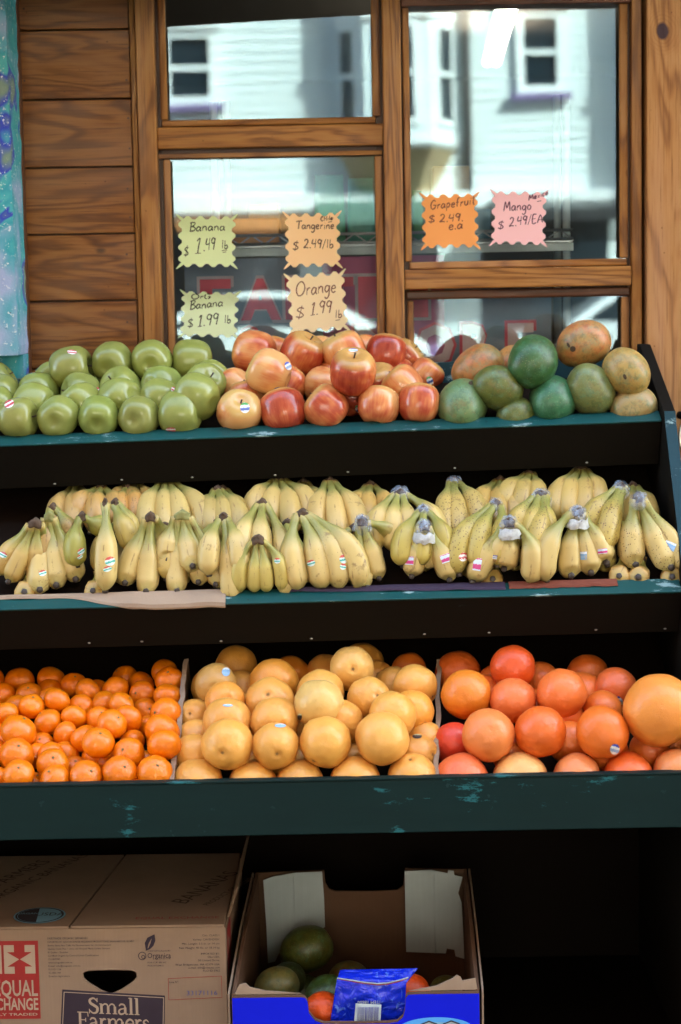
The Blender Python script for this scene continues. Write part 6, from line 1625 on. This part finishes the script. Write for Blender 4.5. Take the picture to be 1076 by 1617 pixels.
# red trade mark block at the left
lg0, lg1 = -122, 127
red_loops = [loop([(lg0, 415), (lg1, 415), (lg1, 738), (lg0, 738)])]
sheet('red_block', flat_poly(red_loops), M['p_red'], crate, (0, yF, 0))
def arrows(x0, x1, y0, y1):
    xm, ym = (x0 + x1) / 2, (y0 + y1) / 2; w = (x1 - x0); s = w * 0.20
    return [loop([(x0, y0), (x0 + s, y0), (x0 + s, ym - 46), (x0 + s * 0.2, ym - 46), (xm, ym), (x1 - s * 0.2, ym - 46), (x1 - s, ym - 46), (x1 - s, y0), (x1, y0), (x1, y1), (x1 - s, y1), (x1 - s, ym + 46), (x1 - s * 0.2, ym + 46), (xm, ym), (x0 + s * 0.2, ym + 46), (x0 + s, ym + 46), (x0 + s, y1), (x0, y1)])]
def arrows2(x0, x1, y0, y1):
    """cream frame bars with red arrows meeting in the middle"""
    xm, ym = (x0 + x1) / 2, (y0 + y1) / 2; q = (x1 - x0)
    out = []
    out.append(flat_poly([loop([(x0, y0), (xm - q * .17, y0), (xm - q * .17, ym - 30), (xm - q * .40, ym - 30), (xm - 2, ym), (xm - q * .40, ym + 30), (xm - q * .17, ym + 30), (xm - q * .17, y1), (x0, y1)])]))
    out.append(flat_poly([loop([(x1, y0), (xm + q * .17, y0), (xm + q * .17, ym - 30), (xm + q * .40, ym - 30), (xm + 2, ym), (xm + q * .40, ym + 30), (xm + q * .17, ym + 30), (xm + q * .17, y1), (x1, y1)])]))
    return out
sheet('arrow_mark', merge(arrows2(-18, 113, 432, 550) + arrows2(-112, -28, 432, 550)), M['p_cream'], crate, (0, yF - 0.0004, 0))
tl = []
for s, x0, x1, yb, cap in (('EQUAL', -66, 116, 642, 68), ('EXCHANGE', -110, 117, 700, 50), ('FAIRLY TRADED', -112, 113, 724, 11)):
    me, zx, zy = ctext(s, x0, yb, cap, width=x1 - x0, bold=0.0006 if cap > 20 else 0.0001); 
    x, z = zc_(zx, zy)
    for v in me.vertices: v.co.x += x; v.co.y += z
    tl.append(me)
sheet('lettering', merge(tl), M['p_cream'], crate, (0, yF - 0.0004, 0))
# prints on the lid: round organic mark and faded lettering
def lid_sheet(nm, me, mat, x, y, z): 
    o = sheet(nm, me, M[mat], crate, (x, y, z), Matrix.Identity(4)); return o
ocx, ocy = -0.312, 0.055
lid_sheet('organic_mark', flat_poly([[(x, y) for x, y in circ(0, 0, 0.043)]]), 'p_sky', ocx, ocy, H + 0.0060)
lid_sheet('organic_mark_ring', flat_poly([circ(0, 0, 0.040), circ(0, 0, 0.037)]), 'p_black', ocx, ocy, H + 0.0064)
lid_sheet('organic_mark_half', flat_poly([[(0.036 * math.cos(a), 0.036 * math.sin(a)) for a in [math.pi * (0.55 + 0.95 * k / 12) for k in range(13)]]]), 'p_black', ocx, ocy, H + 0.0064)
for s, x, y, mat, hgt, al in (('USDA', ocx + 0.017, ocy - 0.004, 'p_black', 0.016, 'CENTER'), ('ORGANIC', ocx - 0.016, ocy + 0.004, 'p_sky', 0.0085, 'CENTER')):
    lid_sheet('lettering', text_mesh(s, hgt / 0.7, al, sx=0.8), mat, x, y, H + 0.0068)
for st, x, y, hgt, rot_, mt in (('BANANAS', -0.075, 0.10, 0.030, 1.15, 'carton_in'), ('PRODUCT OF ECUADOR', -0.035, 0.09, 0.012, 1.15, 'carton_in'), ('ORGANIC BANANAS', -0.40, 0.13, 0.022, 1.15, 'carton_in'), ('SMALL FARMERS', -0.46, 0.10, 0.028, 1.15, 'carton_in'), ('EQUAL EXCHANGE', -0.150, 0.022, 0.011, 0.0, 'p_red')):
    tm = text_mesh(st, hgt / 0.7); tm.transform(Matrix.Rotation(rot_, 4, 'Z')); lid_sheet('lid_print', tm, mt, x, y, H + 0.0080)
# red print on the side panel
M90 = Matrix.Rotation(math.pi / 2, 4, 'Z') @ STAND
sheet('side_print', flat_poly([[(0.03, H - 0.09), (0.10, H - 0.09), (0.10, H - 0.012), (0.03, H - 0.012)], [(0.05, H - 0.03), (0.085, H - 0.05), (0.05, H - 0.07)]]), M['p_red'], crate, (0.0006, 0, 0), M90)

# ------------------------------------------------------------------ blue fruit box
fl, fr = at(366, 1574, 3.10), at(758, 1567, 3.10)
bl_, br_ = at(404, 1378, 3.58), at(737, 1372, 3.58)
zf_ = 0.154
bb = empty('blue_fruit_box', ((fl.x + fr.x) / 2, 3.3, zf_), 'open blue cardboard fruit box with torn white inner flaps', 'fruit box')
M['blue'] = plain('blue_box_print', (0.0008, 0.008, 0.60), 0.5, var=0.05, scale=6, spec=0.12)
M['box_in'] = cardboard('box_inside', (0.135, 0.070, 0.040))
M['white_card'] = cardboard('white_card', (0.42, 0.47, 0.47))
M['glow'] = plain('pale_blue_print', (0.08, 0.36, 0.80), 0.4)
def panel(nm, P, out, mat, th=0.006):
    """upright sheet through world points P, thickened along out"""
    return prism(nm, P, [Vector(p) + Vector(out) * th for p in P], mat, bb, local=False)
zft = fl.z
def fz(px, py): return at(px, py, 3.10)
fp = [Vector((fl.x, 3.10, zf_)), Vector((fr.x, 3.10, zf_)), fz(757, 1567), fz(664, 1568), fz(645, 1569)]
notch = [fz(641, 1574), fz(640, 1592), fz(637, 1604), fz(628, 1612), fz(612, 1614), fz(560, 1615), fz(512, 1615), fz(498, 1610), fz(488, 1598), fz(486, 1580), fz(482, 1574), fz(476, 1573)]
fp = fp + notch + [fz(366, 1574)]
def poly_panel(nm, pts, y, mat, th):
    me = flat_poly([[(p.x, p.z) for p in pts]], th)
    o = sheet(nm, me, mat, bb, Vector((0, y, 0)) - Vector(bb.location)); return o
poly_panel('front_panel', fp, 3.1045, M['box_in'], 0.007)
blue_pts = [Vector((p.x, 3.10, p.z)) for p in fp]
poly_panel('blue_print', [Vector((fl.x + 0.001 if i in (0, len(fp) - 1) else (fr.x - 0.001 if i in (1, 2) else p.x), 0, p.z - (0.0022 if p.z > zf_ + 0.01 else 0))) for i, p in enumerate(fp)], 3.0996, M['blue'], 0.0012)
# side walls rise towards the back
for a, b2, s in ((fl, bl_, 1), (fr, br_, -1)):
    P = [Vector((a.x, 3.108, zf_)), Vector((b2.x, 3.58, zf_)), Vector((b2.x, 3.58, b2.z)), Vector((b2.x + (a.x - b2.x) * 0.55, 3.32, b2.z - (b2.z - a.z) * 0.35)), Vector((a.x, 3.108, a.z + 0.002))]
    panel('side_panel', P, (s, 0, 0), M['box_in'])
    P2 = [p + Vector((-s * 0.0065, 0.0, 0.0)) for p in P]
    panel('side_liner', P2, (s, 0, 0), M['card_pale'], 0.003)
# back wall with its hand slot cut down from the top
def kz(px, py): return at(px, py, 3.575)
bp_ = [Vector((bl_.x + 0.006, 3.575, zf_)), Vector((br_.x - 0.006, 3.575, zf_)), kz(733, 1373), kz(640, 1371), kz(637, 1398), kz(628, 1405), kz(590, 1407), kz(530, 1407), kz(520, 1403), kz(514, 1394), kz(512, 1374), kz(406, 1378)]
poly_panel('back_panel', bp_, 3.575, M['box_in'], 0.006)
box('bottom', fl.x + 0.008, fr.x - 0.008, 3.112, 3.565, zf_ + 0.0, zf_ + 0.004, M['box_in'], bb, local=False)
def wz(x, y, Y): return at(340 + x / 2.339, 1340 + y / 2.339, Y)
lf = [wz(*p, 3.55) for p in ((178, 118), (215, 104), (300, 90), (395, 86), (402, 180), (406, 290), (340, 330), (300, 330), (235, 390), (222, 418), (195, 424), (190, 300))]
rf = [wz(*p, 3.55) for p in ((700, 84), (800, 80), (858, 92), (862, 80), (882, 84), (884, 100), (914, 106), (898, 165), (910, 200), (916, 300), (921, 408), (888, 398), (884, 374), (856, 370), (852, 388), (706, 382))]
for L_ in (lf, rf):
    me = flat_poly([[(p.x, p.z) for p in L_]], 0.0025)
    xs = [v.co.x for v in me.vertices]; xm = (min(xs) + max(xs)) / 2
    o = sheet('white_flap', me, M['white_card'], bb, Vector((0, 3.552, 0)) - Vector(bb.location))
    fold = tube('fold_crease', [(xm, 3.5498, min(p.z for p in L_) + 0.012), (xm, 3.5498, max(p.z for p in L_) - 0.006)], 0.0008, M['white_card'], bb, seg=6, local=False)
# torn inner lip of the front panel
tl_ = [fz(647, 1568), fz(690, 1560), fz(716, 1548), fz(722, 1543), fz(728, 1546), fz(731, 1552), fz(752, 1548), fz(755, 1566)]
me = flat_poly([[(p.x, p.z) for p in tl_]], 0.0025); sheet('torn_lip', me, M['card_pale'], bb, Vector((0, 3.1105, 0)) - Vector(bb.location))
tl_ = [fz(370, 1574), fz(378, 1558), fz(388, 1556), fz(394, 1562), (fz(420, 1568)), fz(476, 1572)]
me = flat_poly([[(p.x, p.z) for p in tl_]], 0.0025); sheet('torn_lip', me, M['card_pale'], bb, Vector((0, 3.1105, 0)) - Vector(bb.location))
# print at the foot of the blue front: pale glow and outlined letters
gx, gz_ = fz(688, 1625).x, fz(688, 1625).z
for i, (rx, rz, mt) in enumerate(((0.060, 0.020, 'glow'), (0.045, 0.012, 'p_sky'))):
    me = flat_poly([[(gx + rx * math.cos(2 * math.pi * k / 40), gz_ + rz * math.sin(2 * math.pi * k / 40)) for k in range(40)]]); sheet('pale_print', me, M[mt], bb, Vector((0, 3.0985 - i * 0.0004, 0)) - Vector(bb.location))
for mt, bo, dy in (('p_black', 0.0022, 0.0), ('white_card', 0.0, -0.0004)):
    me = text_mesh('OO', 0.03 / 0.7, 'LEFT', bo); sheet('lettering', me, M[mt], bb, Vector((fz(660, 1612).x, 3.0974 + dy, fz(660, 1612).z - 0.031)) - Vector(bb.location))
# loose fruit in the box
def loose(kind, cat, zx, zy, dpx, Y, col, axis, lab, scale=(1, 1, 1)):
    px, py = 340 + zx / 2.339, 1340 + zy / 2.339; p = at(px, py, Y); r_ = dpx / 2.339 / 2 * Y / FPX
    me0, V, F = TEMPL[(kind, rnd.randrange(4))]
    o = bpy.data.objects.new(cat, me0); COL.objects.link(o); o.location = p; o.scale = (r_,) * 3
    q = Vector((0, 0, 1)).rotation_difference(Vector(axis).normalized()); o.rotation_euler = q.to_euler(); o.color = col
    tag(o, lab, cat); return o, r_
loose('mango', 'mango', 335, 372, 196, 3.46, mc((0.075, 0.10, 0.02), 0.22), (0.85, 0.1, 0.5), 'large dark green mango standing highest in the blue box')
loose('mango', 'mango', 225, 510, 168, 3.28, mc((0.16, 0.17, 0.06), 0.1), (0.7, 0.5, 0.2), 'pale green mango at the left front of the blue box')
loose('mango', 'mango', 262, 490, 150, 3.36, mc((0.03, 0.05, 0.015), 0.1), (0.4, 0.8, 0.3), 'dark mango behind the pale one in the blue box')
loose('mango', 'mango', 405, 540, 160, 3.24, mc((0.035, 0.075, 0.012), 0.1), (0.5, 0.6, 0.4), 'green mango beside the blue bag in the box')
loose('mango', 'mango', 490, 480, 150, 3.40, mc((0.13, 0.11, 0.03), 0.3), (0.8, 0.4, 0.1), 'brownish mango behind the blue bag in the box')
loose('mango', 'mango', 850, 520, 120, 3.30, mc((0.07, 0.07, 0.015), 0.1), (0.8, 0.4, 0.1), 'dark mango at the right corner of the blue box')
M['net_orange'] = M['orange']
for zx, zy, d, Y, lab in ((398, 600, 150, 3.165, 'red orange at the left of the blue plastic bag'), (725, 535, 150, 3.21, 'red orange at the right of the blue plastic bag'), (560, 600, 150, 3.235, 'red orange inside the blue plastic bag')):
    loose('grapefruit', 'orange', zx, zy, d, Y, (0.80, 0.085, 0.010, 1), (0.2, 0.9, 0.3), lab)
# hidden fruit the heap in the box stands on
for i, (x, y) in enumerate(((-0.10, 3.46), (-0.13, 3.30), (-0.04, 3.38), (-0.02, 3.22), (0.08, 3.25), (0.14, 3.32), (0.05, 3.46))):
    me0, V, F = TEMPL[('mango', i % 4)]; o = bpy.data.objects.new('mango', me0); COL.objects.link(o); o.location = (fl.x + (fr.x - fl.x) * 0.5 + x, y, zf_ + 0.044); o.scale = (0.042,) * 3; o.rotation_euler = (0.4 * i, 1.3, i)
    o.color = mc((0.06, 0.09, 0.02), 0.1); tag(o, 'shaded mango buried on the bottom of the blue box', 'mango', 'mangoes at the bottom of the blue box')
# blue plastic bag with a bar code
bag = empty('plastic_bag', (at(560, 1590, 3.13).x, 3.14, zf_ + 0.06), 'crumpled blue plastic fruit bag with a white bar code label', 'bag')
def bagmat():
    m, N, L, b = newmat('blue_bag_film')
    n = noise_(N, L, coords(N, L), 55.0, 4, 0.6, 1.0)
    c = mixc(N, L, ramp(N, L, n, [(0.60, (0, 0, 0)), (0.70, (1, 1, 1))]), (0.003, 0.022, 0.58), (0.10, 0.22, 0.75)); L.new(c, b.inputs['Base Color']); b.inputs['Roughness'].default_value = 0.22
    bump_(N, L, b, noise_(N, L, coords(N, L), 40.0, 3, 0.5, 1.5), 0.7, 0.006); return m
M['bag'] = bagmat()
def cloth(nm, corners, mat, amp, Yf, par, n=18, th=0.0008, seed=0.0):
    V = []; F = []
    for j in range(n + 1):
        for i in range(n + 1):
            u, v = i / n, j / n
            px = (corners[0][0] * (1 - u) + corners[1][0] * u) * (1 - v) + (corners[3][0] * (1 - u) + corners[2][0] * u) * v
            py = (corners[0][1] * (1 - u) + corners[1][1] * u) * (1 - v) + (corners[3][1] * (1 - u) + corners[2][1] * u) * v
            d = amp * (noise.noise(Vector((u * 4, v * 4, seed))) + 0.5 * noise.noise(Vector((u * 9, v * 9, seed + 3))))
            V.append(at(px, py, Yf(u, v) + d))
    m_ = len(V); V += [p + Vector((0, th, 0)) for p in V]
    w = n + 1
    for j in range(n):
        for i in range(n):
            a = j * w + i; F.append((a, a + w, a + w + 1, a + 1)); F.append((m_ + a, m_ + a + 1, m_ + a + w + 1, m_ + a + w))
    ring_ = list(range(0, w)) + [k * w + n for k in range(1, w)] + [n * w + i for i in range(n - 1, -1, -1)] + [k * w for k in range(n - 1, 0, -1)]
    for a, b2 in zip(ring_, ring_[1:] + ring_[:1]): F.append((a, b2, m_ + b2, m_ + a))
    return mobj(nm, V, F, mat, par, smooth=True, local=False)
def wp(x, y): return (340 + x / 2.339, 1340 + y / 2.339)
cloth('bag_front', [wp(450, 482), wp(706, 486), wp(700, 660), wp(422, 660)], M['bag'], 0.004, lambda u, v: 3.128 - 0.012 * math.sin(math.pi * u) * math.sin(math.pi * min(1, v + .2)), bag, 26)
cloth('bag_flap', [wp(462, 448), wp(750, 442), wp(706, 498), wp(452, 478)], M['bag'], 0.002, lambda u, v: 3.150 - 0.020 * v, bag, 16, seed=4.0)
tube('torn_red_edge', [at(*wp(x, y), 3.117) for x, y in ((452, 480), (500, 489), (550, 497), (600, 503), (640, 500), (680, 490), (712, 478))], 0.0011, M['p_red'], bag, seg=6, local=False)
tube('torn_white_edge', [at(*wp(x, y), 3.1155) for x, y in ((450, 478), (500, 486), (550, 494), (600, 499), (640, 496), (680, 486), (714, 476))], 0.0010, M['white_card'], bag, seg=6, local=False)
lab_ = [wp(519, 572), wp(614, 577), wp(610, 660), wp(512, 660)]
cloth('label', lab_, M['p_white'] if 'p_white' in M else M['white_card'], 0.0008, lambda u, v: 3.1075, bag, 6)
x = 527
rb = random.Random(4)
while x < 606:
    w = rb.choice((1.6, 2.4, 4.0, 1.6)); 
    cloth('barcode_bar', [wp(x, 586), wp(x + w, 586), wp(x + w - 2, 652), wp(x - 2, 652)], M['p_blue'], 0.0, lambda u, v: 3.1062, bag, 1, 0.0003); x += w + rb.choice((1.8, 2.6, 4.0))
tm = text_mesh('ITEM 18600', 0.0052 / 0.7, 'CENTER'); tm.transform(Matrix.Rotation(math.pi, 4, 'Z')); sheet('lettering', tm, M['white_card'], bag, at(*wp(568, 562), 3.1062) - Vector(bag.location))
